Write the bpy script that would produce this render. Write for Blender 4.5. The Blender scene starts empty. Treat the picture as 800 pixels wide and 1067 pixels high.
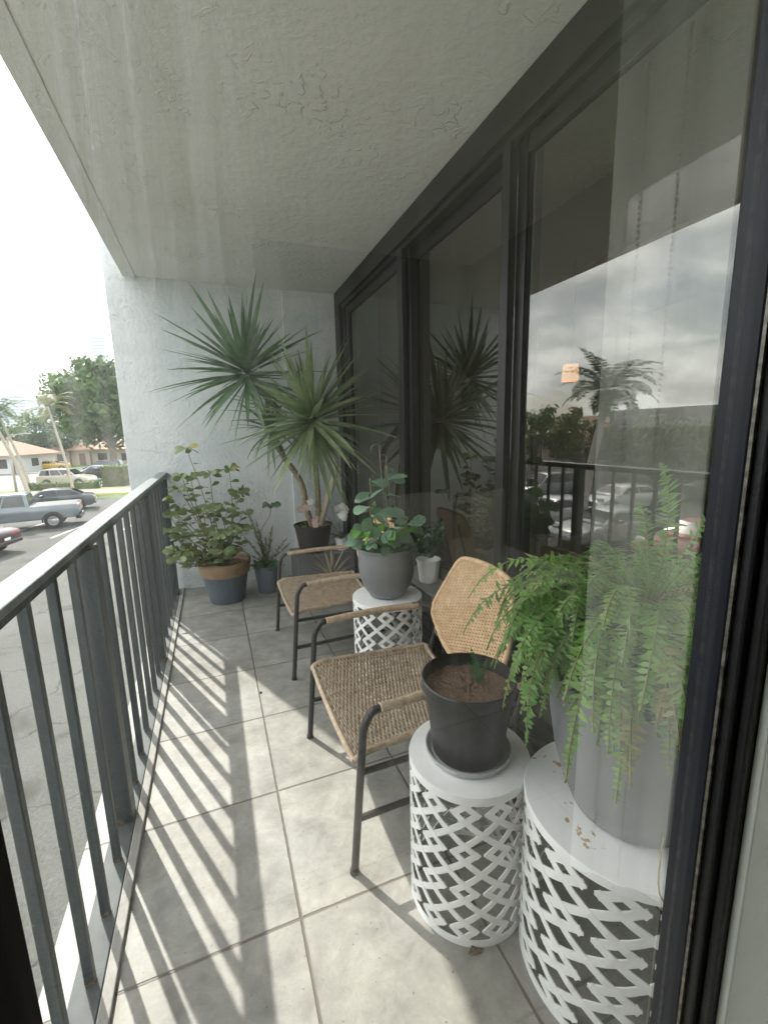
import bpy, bmesh, math, random
from mathutils import Vector, Matrix
R = math.radians
random.seed(7)
scene = bpy.context.scene
COL = scene.collection

# ------------------------------------------------------------------ camera
CAMZ = 1.37
cam_d = bpy.data.cameras.new('camera')
cam = bpy.data.objects.new('camera', cam_d); COL.objects.link(cam)
cam_d.sensor_fit = 'HORIZONTAL'; cam_d.sensor_width = 36.0
cam_d.lens = 36.0*458.0/800.0
cam_d.clip_start = 0.02; cam_d.clip_end = 4000
def cam_matrix(yaw, pit, rol, loc):
    cy, sy, cp, sp = math.cos(yaw), math.sin(yaw), math.cos(pit), math.sin(pit)
    f = Vector((sy*cp, cy*cp, sp)); r = Vector((cy, -sy, 0)); u = r.cross(f)
    r2 = r*math.cos(rol) + u*math.sin(rol); u2 = -r*math.sin(rol) + u*math.cos(rol)
    m = Matrix((r2, u2, -f)).transposed().to_4x4(); m.translation = loc
    return m
cam.matrix_world = cam_matrix(R(20.95), R(-10.33), R(-1.35), Vector((0, 0, CAMZ)))
scene.camera = cam

# ------------------------------------------------------------------ sky, sun, exposure
SUN = Vector((-.38, .88, 1.0)).normalized()
world = bpy.data.worlds.new('World'); scene.world = world; world.use_nodes = True
def build_world():
    nt = world.node_tree; N = nt.nodes; L = nt.links
    bg = N['Background']; bg.inputs[1].default_value = 0.12
    sky = N.new('ShaderNodeTexSky'); sky.sky_type = 'NISHITA'; sky.sun_disc = False
    sky.sun_elevation = math.asin(SUN.z); sky.sun_rotation = math.atan2(SUN.x, SUN.y)
    sky.dust_density = 2.0; sky.air_density = 1.2
    tc = N.new('ShaderNodeTexCoord')
    mp = N.new('ShaderNodeMapping'); mp.inputs['Scale'].default_value = (1.0, 1.0, 2.6)
    L.new(tc.outputs['Generated'], mp.inputs[0])
    nz = N.new('ShaderNodeTexNoise'); nz.inputs['Scale'].default_value = 3.2; nz.inputs['Detail'].default_value = 9
    nz.inputs['Roughness'].default_value = .58; nz.inputs['Distortion'].default_value = .35
    L.new(mp.outputs[0], nz.inputs[0])
    cr = N.new('ShaderNodeValToRGB'); e = cr.color_ramp.elements
    e[0].position = .36; e[0].color = (0, 0, 0, 1); e[1].position = .56; e[1].color = (1, 1, 1, 1)
    L.new(nz.outputs['Fac'], cr.inputs[0])
    nz2 = N.new('ShaderNodeTexNoise'); nz2.inputs['Scale'].default_value = 5.5; nz2.inputs['Detail'].default_value = 7
    L.new(mp.outputs[0], nz2.inputs[0])
    cr2 = N.new('ShaderNodeValToRGB'); e = cr2.color_ramp.elements
    e[0].position = .38; e[0].color = (9.3, 9.3, 9.1, 1); e[1].position = .62; e[1].color = (20., 20., 19.4, 1)
    L.new(nz2.outputs['Fac'], cr2.inputs[0])
    mx = N.new('ShaderNodeMixRGB'); L.new(cr.outputs[0], mx.inputs[0]); L.new(sky.outputs[0], mx.inputs[1]); L.new(cr2.outputs[0], mx.inputs[2])
    L.new(mx.outputs[0], bg.inputs[0])
build_world()
sun_d = bpy.data.lights.new('sun', 'SUN'); sun_d.energy = 3.1; sun_d.angle = R(0.6); sun_d.color = (1, .95, .87)
sun = bpy.data.objects.new('sun', sun_d); COL.objects.link(sun)
sun.rotation_euler = SUN.to_track_quat('Z', 'Y').to_euler()
vs = scene.view_settings
scene.display_settings.display_device = 'sRGB'
vs.view_transform = 'Standard'; vs.look = 'None'; vs.gamma = 1.0; vs.use_curve_mapping = False
vs.exposure = 1.3
scene.render.engine = 'CYCLES'
scene.cycles.max_bounces = 10; scene.cycles.transparent_max_bounces = 16
scene.cycles.diffuse_bounces = 5; scene.cycles.glossy_bounces = 5; scene.cycles.transmission_bounces = 8

# ------------------------------------------------------------------ materials
MATS = {}
def mat(name, col, rough=.6, metal=0., var=0., vscale=8., bump=0., bscale=60., spec=.5, detail=6, col2=None, coat=0., transl=0., stretch=(1, 1, 1), coords='Object'):
    if name in MATS: return MATS[name]
    m = bpy.data.materials.new(name); m.use_nodes = True; nt = m.node_tree; N = nt.nodes; L = nt.links
    b = N['Principled BSDF']; b.inputs['Roughness'].default_value = rough; b.inputs['Metallic'].default_value = metal
    b.inputs['Specular IOR Level'].default_value = spec
    b.inputs['Coat Weight'].default_value = coat
    c = (*col, 1)
    b.inputs['Base Color'].default_value = c
    tc = N.new('ShaderNodeTexCoord'); mp = N.new('ShaderNodeMapping'); mp.inputs['Scale'].default_value = stretch
    L.new(tc.outputs[coords], mp.inputs[0])
    if var or col2:
        nz = N.new('ShaderNodeTexNoise'); nz.inputs['Scale'].default_value = vscale; nz.inputs['Detail'].default_value = detail; nz.inputs['Roughness'].default_value = .65
        L.new(mp.outputs[0], nz.inputs[0])
        cr = N.new('ShaderNodeValToRGB'); e = cr.color_ramp.elements
        e[0].position = .3; e[1].position = .7
        if col2: e[0].color = c; e[1].color = (*col2, 1)
        else:
            e[0].color = (*[x*(1-var) for x in col], 1); e[1].color = (*[min(1, x*(1+var)) for x in col], 1)
        L.new(nz.outputs['Fac'], cr.inputs[0]); L.new(cr.outputs[0], b.inputs['Base Color'])
    if bump:
        n2 = N.new('ShaderNodeTexNoise'); n2.inputs['Scale'].default_value = bscale; n2.inputs['Detail'].default_value = 5
        L.new(mp.outputs[0], n2.inputs[0])
        bp = N.new('ShaderNodeBump'); bp.inputs['Strength'].default_value = bump; bp.inputs['Distance'].default_value = .01
        L.new(n2.outputs['Fac'], bp.inputs['Height']); L.new(bp.outputs[0], b.inputs['Normal'])
    if transl:
        t = N.new('ShaderNodeBsdfTranslucent'); mx = N.new('ShaderNodeMixShader'); mx.inputs[0].default_value = transl
        src = b.inputs['Base Color'].links[0].from_socket if b.inputs['Base Color'].links else None
        if src: L.new(src, t.inputs[0])
        else: t.inputs[0].default_value = c
        L.new(b.outputs[0], mx.inputs[1]); L.new(t.outputs[0], mx.inputs[2]); L.new(mx.outputs[0], N['Material Output'].inputs[0])
    MATS[name] = m
    return m

def glass_mat(name, tint, ior, rough=0.0, streak=0.):
    m = bpy.data.materials.new(name); m.use_nodes = True; nt = m.node_tree; N = nt.nodes; L = nt.links
    N.remove(N['Principled BSDF']); out = N['Material Output']
    tr = N.new('ShaderNodeBsdfTransparent'); tr.inputs[0].default_value = (*tint, 1)
    gl = N.new('ShaderNodeBsdfGlossy'); gl.inputs['Roughness'].default_value = rough
    gl.inputs[0].default_value = (1, .985, .94, 1)
    fr = N.new('ShaderNodeFresnel'); ge = N.new('ShaderNodeNewGeometry')
    im = N.new('ShaderNodeMapRange'); im.inputs['To Min'].default_value = ior; im.inputs['To Max'].default_value = 1/ior
    L.new(ge.outputs['Backfacing'], im.inputs[0]); L.new(im.outputs[0], fr.inputs[0])
    mx = N.new('ShaderNodeMixShader'); L.new(fr.outputs[0], mx.inputs[0]); L.new(tr.outputs[0], mx.inputs[1]); L.new(gl.outputs[0], mx.inputs[2])
    last = mx.outputs[0]
    if streak:  # pale vertical streaks mixed into the glass, denser towards the upper left
        tc = N.new('ShaderNodeTexCoord'); mp = N.new('ShaderNodeMapping'); mp.inputs['Scale'].default_value = (130, 1, 1.6)
        L.new(tc.outputs['Object'], mp.inputs[0])
        nz = N.new('ShaderNodeTexNoise'); nz.inputs['Scale'].default_value = 1.0; nz.inputs['Detail'].default_value = 5
        L.new(mp.outputs[0], nz.inputs[0])
        cr = N.new('ShaderNodeValToRGB'); e = cr.color_ramp.elements; e[0].position = .42; e[0].color = (0, 0, 0, 1); e[1].position = .75; e[1].color = (1, 1, 1, 1)
        L.new(nz.outputs['Fac'], cr.inputs[0])
        n3 = N.new('ShaderNodeTexNoise'); n3.inputs['Scale'].default_value = 3.5; L.new(tc.outputs['Object'], n3.inputs[0])
        mu = N.new('ShaderNodeMath'); mu.operation = 'MULTIPLY'; L.new(cr.outputs[0], mu.inputs[0]); L.new(n3.outputs['Fac'], mu.inputs[1])
        m2 = N.new('ShaderNodeMath'); m2.operation = 'MULTIPLY_ADD'; L.new(mu.outputs[0], m2.inputs[0]); m2.inputs[1].default_value = streak; m2.inputs[2].default_value = streak*.12
        sx = N.new('ShaderNodeSeparateXYZ'); L.new(tc.outputs['Object'], sx.inputs[0])
        a1 = N.new('ShaderNodeMapRange'); a1.interpolation_type = 'SMOOTHSTEP'; a1.inputs['From Min'].default_value = .10; a1.inputs['From Max'].default_value = -.07; L.new(sx.outputs[0], a1.inputs[0])
        a2 = N.new('ShaderNodeMapRange'); a2.interpolation_type = 'SMOOTHSTEP'; a2.inputs['From Min'].default_value = 1.25; a2.inputs['From Max'].default_value = 1.6; L.new(sx.outputs[2], a2.inputs[0])
        a3 = N.new('ShaderNodeMath'); a3.operation = 'MULTIPLY'; L.new(a1.outputs[0], a3.inputs[0]); L.new(a2.outputs[0], a3.inputs[1])
        a4 = N.new('ShaderNodeMath'); a4.operation = 'MULTIPLY'; L.new(a3.outputs[0], a4.inputs[0]); L.new(cr.outputs[0], a4.inputs[1])
        a5 = N.new('ShaderNodeMath'); a5.operation = 'MULTIPLY_ADD'; L.new(a4.outputs[0], a5.inputs[0]); a5.inputs[1].default_value = .30; L.new(m2.outputs[0], a5.inputs[2]); m2 = a5
        df = N.new('ShaderNodeBsdfDiffuse'); df.inputs[0].default_value = (.85, .87, .85, 1)
        tl = N.new('ShaderNodeBsdfTranslucent'); tl.inputs[0].default_value = (.85, .87, .85, 1)
        ad = N.new('ShaderNodeMixShader'); ad.inputs[0].default_value = .7; L.new(df.outputs[0], ad.inputs[1]); L.new(tl.outputs[0], ad.inputs[2])
        mx2 = N.new('ShaderNodeMixShader'); L.new(m2.outputs[0], mx2.inputs[0]); L.new(last, mx2.inputs[1]); L.new(ad.outputs[0], mx2.inputs[2])
        last = mx2.outputs[0]
    L.new(last, out.inputs[0])
    return m

def emit_mat(name, col, s):
    m = bpy.data.materials.new(name); m.use_nodes = True
    b = m.node_tree.nodes['Principled BSDF']; b.inputs['Base Color'].default_value = (*col, 1)
    b.inputs['Emission Color'].default_value = (*col, 1); b.inputs['Emission Strength'].default_value = s
    return m

def stucco_mat(name, col, scale, strength, col2=None, knock=.55):
    m = bpy.data.materials.new(name); m.use_nodes = True; nt = m.node_tree; N = nt.nodes; L = nt.links
    b = N['Principled BSDF']; b.inputs['Roughness'].default_value = .85
    tc = N.new('ShaderNodeTexCoord')
    n1 = N.new('ShaderNodeTexNoise'); n1.inputs['Scale'].default_value = scale; n1.inputs['Detail'].default_value = 9; n1.inputs['Roughness'].default_value = .62
    n2 = N.new('ShaderNodeTexNoise'); n2.inputs['Scale'].default_value = scale*.5; n2.inputs['Detail'].default_value = 4; n2.inputs['Distortion'].default_value = 1.3
    nm = N.new('ShaderNodeTexNoise'); nm.inputs['Scale'].default_value = 2.3; nm.inputs['Detail'].default_value = 4
    for n_ in (n1, n2, nm): L.new(tc.outputs['Object'], n_.inputs[0])
    cr = N.new('ShaderNodeValToRGB'); cr.color_ramp.elements[0].position = .57; cr.color_ramp.elements[1].position = .62
    L.new(n2.outputs['Fac'], cr.inputs[0])
    cm = N.new('ShaderNodeValToRGB'); cm.color_ramp.elements[0].position = .46; cm.color_ramp.elements[1].position = .60
    L.new(nm.outputs['Fac'], cm.inputs[0])
    mk = N.new('ShaderNodeMath'); mk.operation = 'MULTIPLY'; L.new(cr.outputs[0], mk.inputs[0]); L.new(cm.outputs[0], mk.inputs[1])
    mk2 = N.new('ShaderNodeMath'); mk2.operation = 'MULTIPLY'; L.new(mk.outputs[0], mk2.inputs[0]); mk2.inputs[1].default_value = knock
    ma = N.new('ShaderNodeMath'); ma.operation = 'ADD'; L.new(n1.outputs['Fac'], ma.inputs[0]); L.new(mk2.outputs[0], ma.inputs[1])
    bp = N.new('ShaderNodeBump'); bp.inputs['Strength'].default_value = strength; bp.inputs['Distance'].default_value = .008
    L.new(ma.outputs[0], bp.inputs['Height']); L.new(bp.outputs[0], b.inputs['Normal'])
    n3 = N.new('ShaderNodeTexNoise'); n3.inputs['Scale'].default_value = 1.3; n3.inputs['Detail'].default_value = 12; n3.inputs['Distortion'].default_value = .4; n3.inputs['Roughness'].default_value = .7; L.new(tc.outputs['Object'], n3.inputs[0])
    c3 = N.new('ShaderNodeValToRGB'); e = c3.color_ramp.elements; e[0].position = .3; e[1].position = .62
    e[0].color = (*(col2 or [x*.88 for x in col]), 1); e[1].color = (*col, 1)
    L.new(n3.outputs['Fac'], c3.inputs[0]); L.new(c3.outputs[0], b.inputs['Base Color'])
    return m

def tile_mat():
    m = bpy.data.materials.new('floor_tile'); m.use_nodes = True; nt = m.node_tree; N = nt.nodes; L = nt.links
    b = N['Principled BSDF']
    tc = N.new('ShaderNodeTexCoord'); sp = N.new('ShaderNodeSeparateXYZ'); L.new(tc.outputs['Object'], sp.inputs[0])
    def M(op, a, c=None, d=None):
        n = N.new('ShaderNodeMath'); n.operation = op
        for i, v in enumerate((a, c, d)):
            if v is None: continue
            if isinstance(v, (int, float)): n.inputs[i].default_value = v
            else: L.new(v, n.inputs[i])
        return n.outputs[0]
    PX, PY, X0, Y0 = .480, .492, .123, 1.060
    u = M('DIVIDE', M('SUBTRACT', sp.outputs[0], X0), PX); v = M('DIVIDE', M('SUBTRACT', sp.outputs[1], Y0), PY)
    du = M('MULTIPLY', M('ABSOLUTE', M('SUBTRACT', u, M('ROUND', u))), PX)
    dv = M('MULTIPLY', M('ABSOLUTE', M('SUBTRACT', v, M('ROUND', v))), PY)
    nw = N.new('ShaderNodeTexNoise'); nw.inputs['Scale'].default_value = 22; L.new(tc.outputs['Object'], nw.inputs[0])
    d = M('ADD', M('MINIMUM', du, dv), M('MULTIPLY', M('SUBTRACT', nw.outputs['Fac'], .5), .004))
    g = N.new('ShaderNodeMapRange'); g.inputs['From Min'].default_value = .0024; g.inputs['From Max'].default_value = .0052; L.new(d, g.inputs[0])
    cb = N.new('ShaderNodeCombineXYZ'); L.new(M('FLOOR', u), cb.inputs[0]); L.new(M('FLOOR', v), cb.inputs[1])
    wn = N.new('ShaderNodeTexWhiteNoise'); L.new(cb.outputs[0], wn.inputs[0])
    vm = N.new('ShaderNodeVectorMath'); vm.operation = 'MULTIPLY_ADD'; L.new(wn.outputs['Color'], vm.inputs[0]); vm.inputs[1].default_value = (7, 7, 7); L.new(tc.outputs['Object'], vm.inputs[2])
    n1 = N.new('ShaderNodeTexNoise'); n1.inputs['Scale'].default_value = 8; n1.inputs['Detail'].default_value = 12; n1.inputs['Roughness'].default_value = .76; n1.inputs['Distortion'].default_value = .35
    L.new(vm.outputs[0], n1.inputs[0])
    cr = N.new('ShaderNodeValToRGB'); e = cr.color_ramp.elements
    e[0].position = .32; e[0].color = (.205, .202, .188, 1); e[1].position = .66; e[1].color = (.43, .42, .385, 1)
    k = cr.color_ramp.elements.new(.5); k.color = (.315, .31, .287, 1)
    L.new(n1.outputs['Fac'], cr.inputs[0])
    # dirt blotches
    n5 = N.new('ShaderNodeTexNoise'); n5.inputs['Scale'].default_value = 2.2; n5.inputs['Detail'].default_value = 6; L.new(tc.outputs['Object'], n5.inputs[0])
    c5 = N.new('ShaderNodeValToRGB'); c5.color_ramp.elements[0].color = (.84, .82, .78, 1); c5.color_ramp.elements[0].position = .35; c5.color_ramp.elements[1].position = .62
    L.new(n5.outputs['Fac'], c5.inputs[0])
    mm = N.new('ShaderNodeMixRGB'); mm.blend_type = 'MULTIPLY'; mm.inputs[0].default_value = 1; L.new(cr.outputs[0], mm.inputs[1]); L.new(c5.outputs[0], mm.inputs[2])
    tv = N.new('ShaderNodeMapRange'); tv.inputs['To Min'].default_value = .90; tv.inputs['To Max'].default_value = 1.07; L.new(wn.outputs['Value'], tv.inputs[0])
    m9 = N.new('ShaderNodeMixRGB'); m9.blend_type = 'MULTIPLY'; m9.inputs[0].default_value = 1; L.new(mm.outputs[0], m9.inputs[1]); L.new(tv.outputs[0], m9.inputs[2])
    n8 = N.new('ShaderNodeTexNoise'); n8.inputs['Scale'].default_value = 90; n8.inputs['Detail'].default_value = 2; L.new(tc.outputs['Object'], n8.inputs[0])
    c8 = N.new('ShaderNodeValToRGB'); c8.color_ramp.elements[0].position = .26; c8.color_ramp.elements[0].color = (.35, .3, .24, 1); c8.color_ramp.elements[1].position = .30; L.new(n8.outputs['Fac'], c8.inputs[0])
    mm = N.new('ShaderNodeMixRGB'); mm.blend_type = 'MULTIPLY'; mm.inputs[0].default_value = 1; L.new(m9.outputs[0], mm.inputs[1]); L.new(c8.outputs[0], mm.inputs[2])
    mx = N.new('ShaderNodeMixRGB'); mx.inputs[1].default_value = (.125, .105, .085, 1); L.new(g.outputs[0], mx.inputs[0]); L.new(mm.outputs[0], mx.inputs[2])
    L.new(mx.outputs[0], b.inputs['Base Color'])
    n2 = N.new('ShaderNodeTexNoise'); n2.inputs['Scale'].default_value = 14; n2.inputs['Detail'].default_value = 9; n2.inputs['Roughness'].default_value = .7; n2.inputs['Distortion'].default_value = .8
    L.new(vm.outputs[0], n2.inputs[0])
    hh = M('ADD', M('MULTIPLY', n2.outputs['Fac'], .5), g.outputs[0])
    bp = N.new('ShaderNodeBump'); bp.inputs['Strength'].default_value = .55; bp.inputs['Distance'].default_value = .006
    L.new(hh, bp.inputs['Height']); L.new(bp.outputs[0], b.inputs['Normal'])
    rr = N.new('ShaderNodeMapRange'); rr.inputs['To Min'].default_value = .38; rr.inputs['To Max'].default_value = .62; L.new(n1.outputs['Fac'], rr.inputs[0]); L.new(rr.outputs[0], b.inputs['Roughness'])
    return m

M_TILE = tile_mat()
M_CEIL = stucco_mat('ceiling_stucco', (.90, .89, .83), 24, .9)
M_WALL = stucco_mat('wall_stucco', (.82, .83, .83), 34, 1.0, (.58, .62, .65), .4)
M_INT = mat('interior_paint', (.46, .44, .38), .8, var=.06)
M_ROOM = mat('room_paint', (.76, .78, .72), .7, var=.05, bump=.1, bscale=30)
M_INTFLOOR = mat('interior_floor', (.22, .2, .17), .35, var=.15, vscale=3)
M_BRONZE = mat('dark_bronze_metal', (.020, .018, .017), .38, .35, var=.35, vscale=18, bump=.08, bscale=120)
M_BLACKF = mat('black_frame', (.006, .0065, .008), .5, .0, var=.5, vscale=30, bump=.15, bscale=90)
M_SCRATCH = mat('worn_aluminium', (.16, .15, .13), .45, .5, var=.8, vscale=60)
M_GASKET = mat('blue_black_gasket', (.006, .008, .015), .45, 0, var=.3, vscale=20, spec=.3)
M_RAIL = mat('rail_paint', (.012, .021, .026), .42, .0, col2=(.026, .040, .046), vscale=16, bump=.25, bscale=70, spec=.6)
def rail_rust():
    nt = M_RAIL.node_tree; N = nt.nodes; L = nt.links; b = N['Principled BSDF']; src = b.inputs['Base Color'].links[0].from_socket
    tc = N.new('ShaderNodeTexCoord'); sp = N.new('ShaderNodeSeparateXYZ'); L.new(tc.outputs['Object'], sp.inputs[0])
    mr = N.new('ShaderNodeMapRange'); mr.inputs['From Min'].default_value = .10; mr.inputs['From Max'].default_value = .0; mr.inputs['To Min'].default_value = 0; mr.inputs['To Max'].default_value = .22; L.new(sp.outputs[2], mr.inputs[0])
    n = N.new('ShaderNodeTexNoise'); n.inputs['Scale'].default_value = 38; n.inputs['Detail'].default_value = 5; L.new(tc.outputs['Object'], n.inputs[0])
    ad = N.new('ShaderNodeMath'); ad.operation = 'ADD'; L.new(n.outputs['Fac'], ad.inputs[0]); L.new(mr.outputs[0], ad.inputs[1])
    r = N.new('ShaderNodeValToRGB'); e = r.color_ramp.elements; e[0].position = .70; e[0].color = (0, 0, 0, 1); e[1].position = .74; e[1].color = (1, 1, 1, 1); L.new(ad.outputs[0], r.inputs[0])
    mx = N.new('ShaderNodeMixRGB'); L.new(r.outputs[0], mx.inputs[0]); L.new(src, mx.inputs[1]); mx.inputs[2].default_value = (.15, .085, .05, 1); L.new(mx.outputs[0], b.inputs['Base Color'])
rail_rust()
M_RAILTOP = mat('rail_top_sky_sheen', (.17, .20, .215), .4, .0, col2=(.25, .28, .29), vscale=30, bump=.2, bscale=60, spec=.5)  # paler than the rail paint: sky reflection put into the colour
M_BLACKM = mat('black_tube', (.035, .033, .032), .42, .1, var=.3, vscale=40)
M_WHITE = mat('white_enamel', (.84, .84, .83), .38, var=.06, vscale=14, bump=.06, bscale=90)
def rust_top():
    m = mat('white_enamel_rusty', (.86, .86, .86), .38, bump=.06, bscale=90); nt = m.node_tree; N = nt.nodes; L = nt.links
    tc = N.new('ShaderNodeTexCoord'); a = N.new('ShaderNodeTexNoise'); a.inputs['Scale'].default_value = 55; a.inputs['Detail'].default_value = 3
    c = N.new('ShaderNodeTexNoise'); c.inputs['Scale'].default_value = 9
    L.new(tc.outputs['Object'], a.inputs[0]); L.new(tc.outputs['Object'], c.inputs[0])
    mu = N.new('ShaderNodeMath'); mu.operation = 'MULTIPLY'; L.new(a.outputs['Fac'], mu.inputs[0]); L.new(c.outputs['Fac'], mu.inputs[1])
    cr = N.new('ShaderNodeValToRGB'); e = cr.color_ramp.elements; e[0].position = .40; e[0].color = (.86, .86, .86, 1); e[1].position = .43; e[1].color = (.45, .27, .12, 1)
    L.new(mu.outputs[0], cr.inputs[0]); L.new(cr.outputs[0], N['Principled BSDF'].inputs['Base Color']); return m
M_RUSTTOP = rust_top()
M_RUST = mat('worn_edge', (.62, .52, .33), .6, col2=(.36, .2, .08), vscale=25)
M_GLASS = glass_mat('door_glass', (.33, .32, .26), 2.1)
M_PANE = glass_mat('window_glass', (.96, .98, .97), 2.15, 0, .06)
M_SHEER = mat('sheer_curtain', (.97, .97, .96), .8, transl=.92, var=.06, vscale=3, stretch=(30, 30, .3))
def sheer_fix():
    nt = M_SHEER.node_tree; N = nt.nodes; L = nt.links; o = N['Material Output']; src = o.inputs[0].links[0].from_socket
    t = N.new('ShaderNodeBsdfTransparent'); mx = N.new('ShaderNodeMixShader'); mx.inputs[0].default_value = .10
    L.new(src, mx.inputs[1]); L.new(t.outputs[0], mx.inputs[2]); L.new(mx.outputs[0], o.inputs[0])
sheer_fix()
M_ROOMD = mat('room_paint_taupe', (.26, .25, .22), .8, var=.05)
M_BEAD = mat('bead', (.95, .95, .93), .3, transl=.93)
M_SOIL = mat('soil', (.11, .065, .04), .95, col2=(.20, .12, .075), vscale=60, bump=1., bscale=120)
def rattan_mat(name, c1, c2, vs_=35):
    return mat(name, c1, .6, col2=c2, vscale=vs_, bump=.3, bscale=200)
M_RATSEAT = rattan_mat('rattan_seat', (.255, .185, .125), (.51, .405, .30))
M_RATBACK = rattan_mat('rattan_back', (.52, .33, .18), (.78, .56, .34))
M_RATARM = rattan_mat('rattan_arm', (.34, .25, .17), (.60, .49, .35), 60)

# ------------------------------------------------------------------ mesh helpers
class MB:
    def __init__(s): s.v = []; s.f = []; s.mi = []; s.cur = 0
    def add(s, vs_, fs):
        o = len(s.v); s.v += [tuple(p) for p in vs_]
        for f in fs: s.f.append(tuple(i+o for i in f)); s.mi.append(s.cur)
    def box(s, x0, x1, y0, y1, z0, z1, mx=None):
        p = [Vector((x, y, z)) for z in (z0, z1) for y in (y0, y1) for x in (x0, x1)]
        if mx is not None: p = [mx @ q for q in p]
        s.add(p, [(0, 2, 3, 1), (4, 5, 7, 6), (0, 1, 5, 4), (2, 6, 7, 3), (0, 4, 6, 2), (1, 3, 7, 5)])
    def tube(s, pts, rad, n=10, cap=True, sq=None):
        pts = [Vector(p) for p in pts]
        if isinstance(rad, (int, float)): rad = [rad]*len(pts)
        ring = []; up = None
        for i, p in enumerate(pts):
            t = (pts[min(i+1, len(pts)-1)]-pts[max(i-1, 0)])
            if t.length < 1e-9: t = Vector((0, 0, 1))
            t.normalize()
            if up is None: up = Vector((1, 0, 0)) if abs(t.x) < .9 else Vector((0, 1, 0))
            a = (up - t*up.dot(t)); a.normalize(); b = t.cross(a); up = a
            ring.append([p + (a*math.cos(2*math.pi*k/n)+b*math.sin(2*math.pi*k/n))*rad[i] for k in range(n)])
        vs_ = [q for r_ in ring for q in r_]; fs = []
        for i in range(len(pts)-1):
            for k in range(n):
                k2 = (k+1) % n; fs.append((i*n+k, i*n+k2, (i+1)*n+k2, (i+1)*n+k))
        if cap: fs.append(tuple(range(n-1, -1, -1))); fs.append(tuple(range((len(pts)-1)*n, len(pts)*n)))
        s.add(vs_, fs)
    def lathe(s, prof, cx=0, cy=0, cz=0, n=48):
        vs_ = []; fs = []
        for (r_, z_) in prof:
            for k in range(n):
                a = 2*math.pi*k/n; vs_.append((cx+r_*math.cos(a), cy+r_*math.sin(a), cz+z_))
        for i in range(len(prof)-1):
            for k in range(n):
                k2 = (k+1) % n; fs.append((i*n+k, i*n+k2, (i+1)*n+k2, (i+1)*n+k))
        s.add(vs_, fs)
    def build(s, name, m, parent=None, smooth=False, bevel=0, auto=None, seg=2):
        me = bpy.data.meshes.new(name); me.from_pydata(s.v, [], s.f); me.update()
        ms = m if isinstance(m, (list, tuple)) else [m]
        for q in ms: me.materials.append(q)
        if len(ms) > 1: me.polygons.foreach_set('material_index', s.mi)
        bm = bmesh.new(); bm.from_mesh(me)
        if bevel:
            bmesh.ops.remove_doubles(bm, verts=bm.verts, dist=1e-5)
            es = [e for e in bm.edges if len(e.link_faces) == 2 and e.calc_face_angle(0) > .5]
            bmesh.ops.bevel(bm, geom=es, offset=bevel, segments=seg, affect='EDGES', profile=.5)
        if auto or smooth is True:
            bmesh.ops.recalc_face_normals(bm, faces=bm.faces)
        bm.to_mesh(me); bm.free()
        if smooth or auto:
            me.polygons.foreach_set('use_smooth', [True]*len(me.polygons))
            if auto: me.set_sharp_from_angle(angle=R(auto))
        o = bpy.data.objects.new(name, me); COL.objects.link(o)
        if parent: o.parent = parent
        return o

def tag(o, label=None, cat=None, group=None, kind=None):
    if label: o['label'] = label
    if cat: o['category'] = cat
    if group: o['group'] = group
    if kind: o['kind'] = kind
    return o
def empty(name, loc=(0, 0, 0), rz=0, label=None, cat=None, group=None):
    o = bpy.data.objects.new(name, None); COL.objects.link(o); o.location = loc; o.rotation_euler = (0, 0, rz)
    o.empty_display_size = .1
    return tag(o, label, cat, group)
def copy_tree(o, parent=None):
    c = o.copy(); COL.objects.link(c)
    if parent: c.parent = parent
    for ch in [q for q in bpy.data.objects if q.parent == o]: copy_tree(ch, c)
    return c
def struct(name, mb, m, **k): return tag(mb.build(name, m, **k), kind='structure')
def boxobj(name, m, parent, *b, bevel=0):
    q = MB(); q.box(*b); return q.build(name, m, parent, bevel=bevel)
def smoothpath(pts, n=8):
    P = [Vector(p) for p in pts]; out = []
    for i in range(len(P)-1):
        p0 = P[max(i-1, 0)]; p1 = P[i]; p2 = P[i+1]; p3 = P[min(i+2, len(P)-1)]
        for k in range(n):
            t = k/n
            out.append(.5*((2*p1)+(p2-p0)*t+(2*p0-5*p1+4*p2-p3)*t*t+(3*p1-p0-3*p2+p3)*t**3))
    out.append(P[-1]); return out
def bendpath(pts, rad, n=6):
    # polyline with rounded corners
    P = [Vector(p) for p in pts]; out = [P[0]]
    for i in range(1, len(P)-1):
        a = (P[i-1]-P[i]); b = (P[i+1]-P[i]); r_ = min(rad, a.length*.45, b.length*.45)
        a = P[i]+a.normalized()*r_; b = P[i]+b.normalized()*r_
        for k in range(n+1):
            t = k/n; out.append(a*(1-t)**2+P[i]*2*t*(1-t)+b*t*t)
    out.append(P[-1]); return out

# ------------------------------------------------------------------ THE BALCONY
YE = 4.23; ZC = 2.635; XD = 1.20; XO = -.545; YP = .36
q = MB(); q.box(-.52, 2.1, -2.6, YE+.3, -.22, 0); q.box(2.1, 4.9, .2, YE+.3, -.22, 0); struct('balcony_floor', q, M_TILE)
q = MB(); q.box(-.372, -.343, .30, YE, 0.0015, .016)
M_CURB = mat('curb_tile', (.27, .26, .24), .6, var=.18, vscale=14, bump=.3, bscale=40)
for k in range(0):
    pass
tag(q.build('floor_trim', M_CURB, bevel=.003), kind='structure')
q = MB(); q.box(-.445, 2.1, -2.6, YE+.3, ZC, ZC+.22); q.box(2.1, 4.9, .2, YE+.3, ZC, ZC+.22); q.box(XO, -.455, -2.6, YE+.3, ZC, ZC+.22); q.box(-.455, -.445, -2.6, YE+.3, ZC+.012, ZC+.22)
struct('balcony_ceiling', q, M_CEIL)
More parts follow.
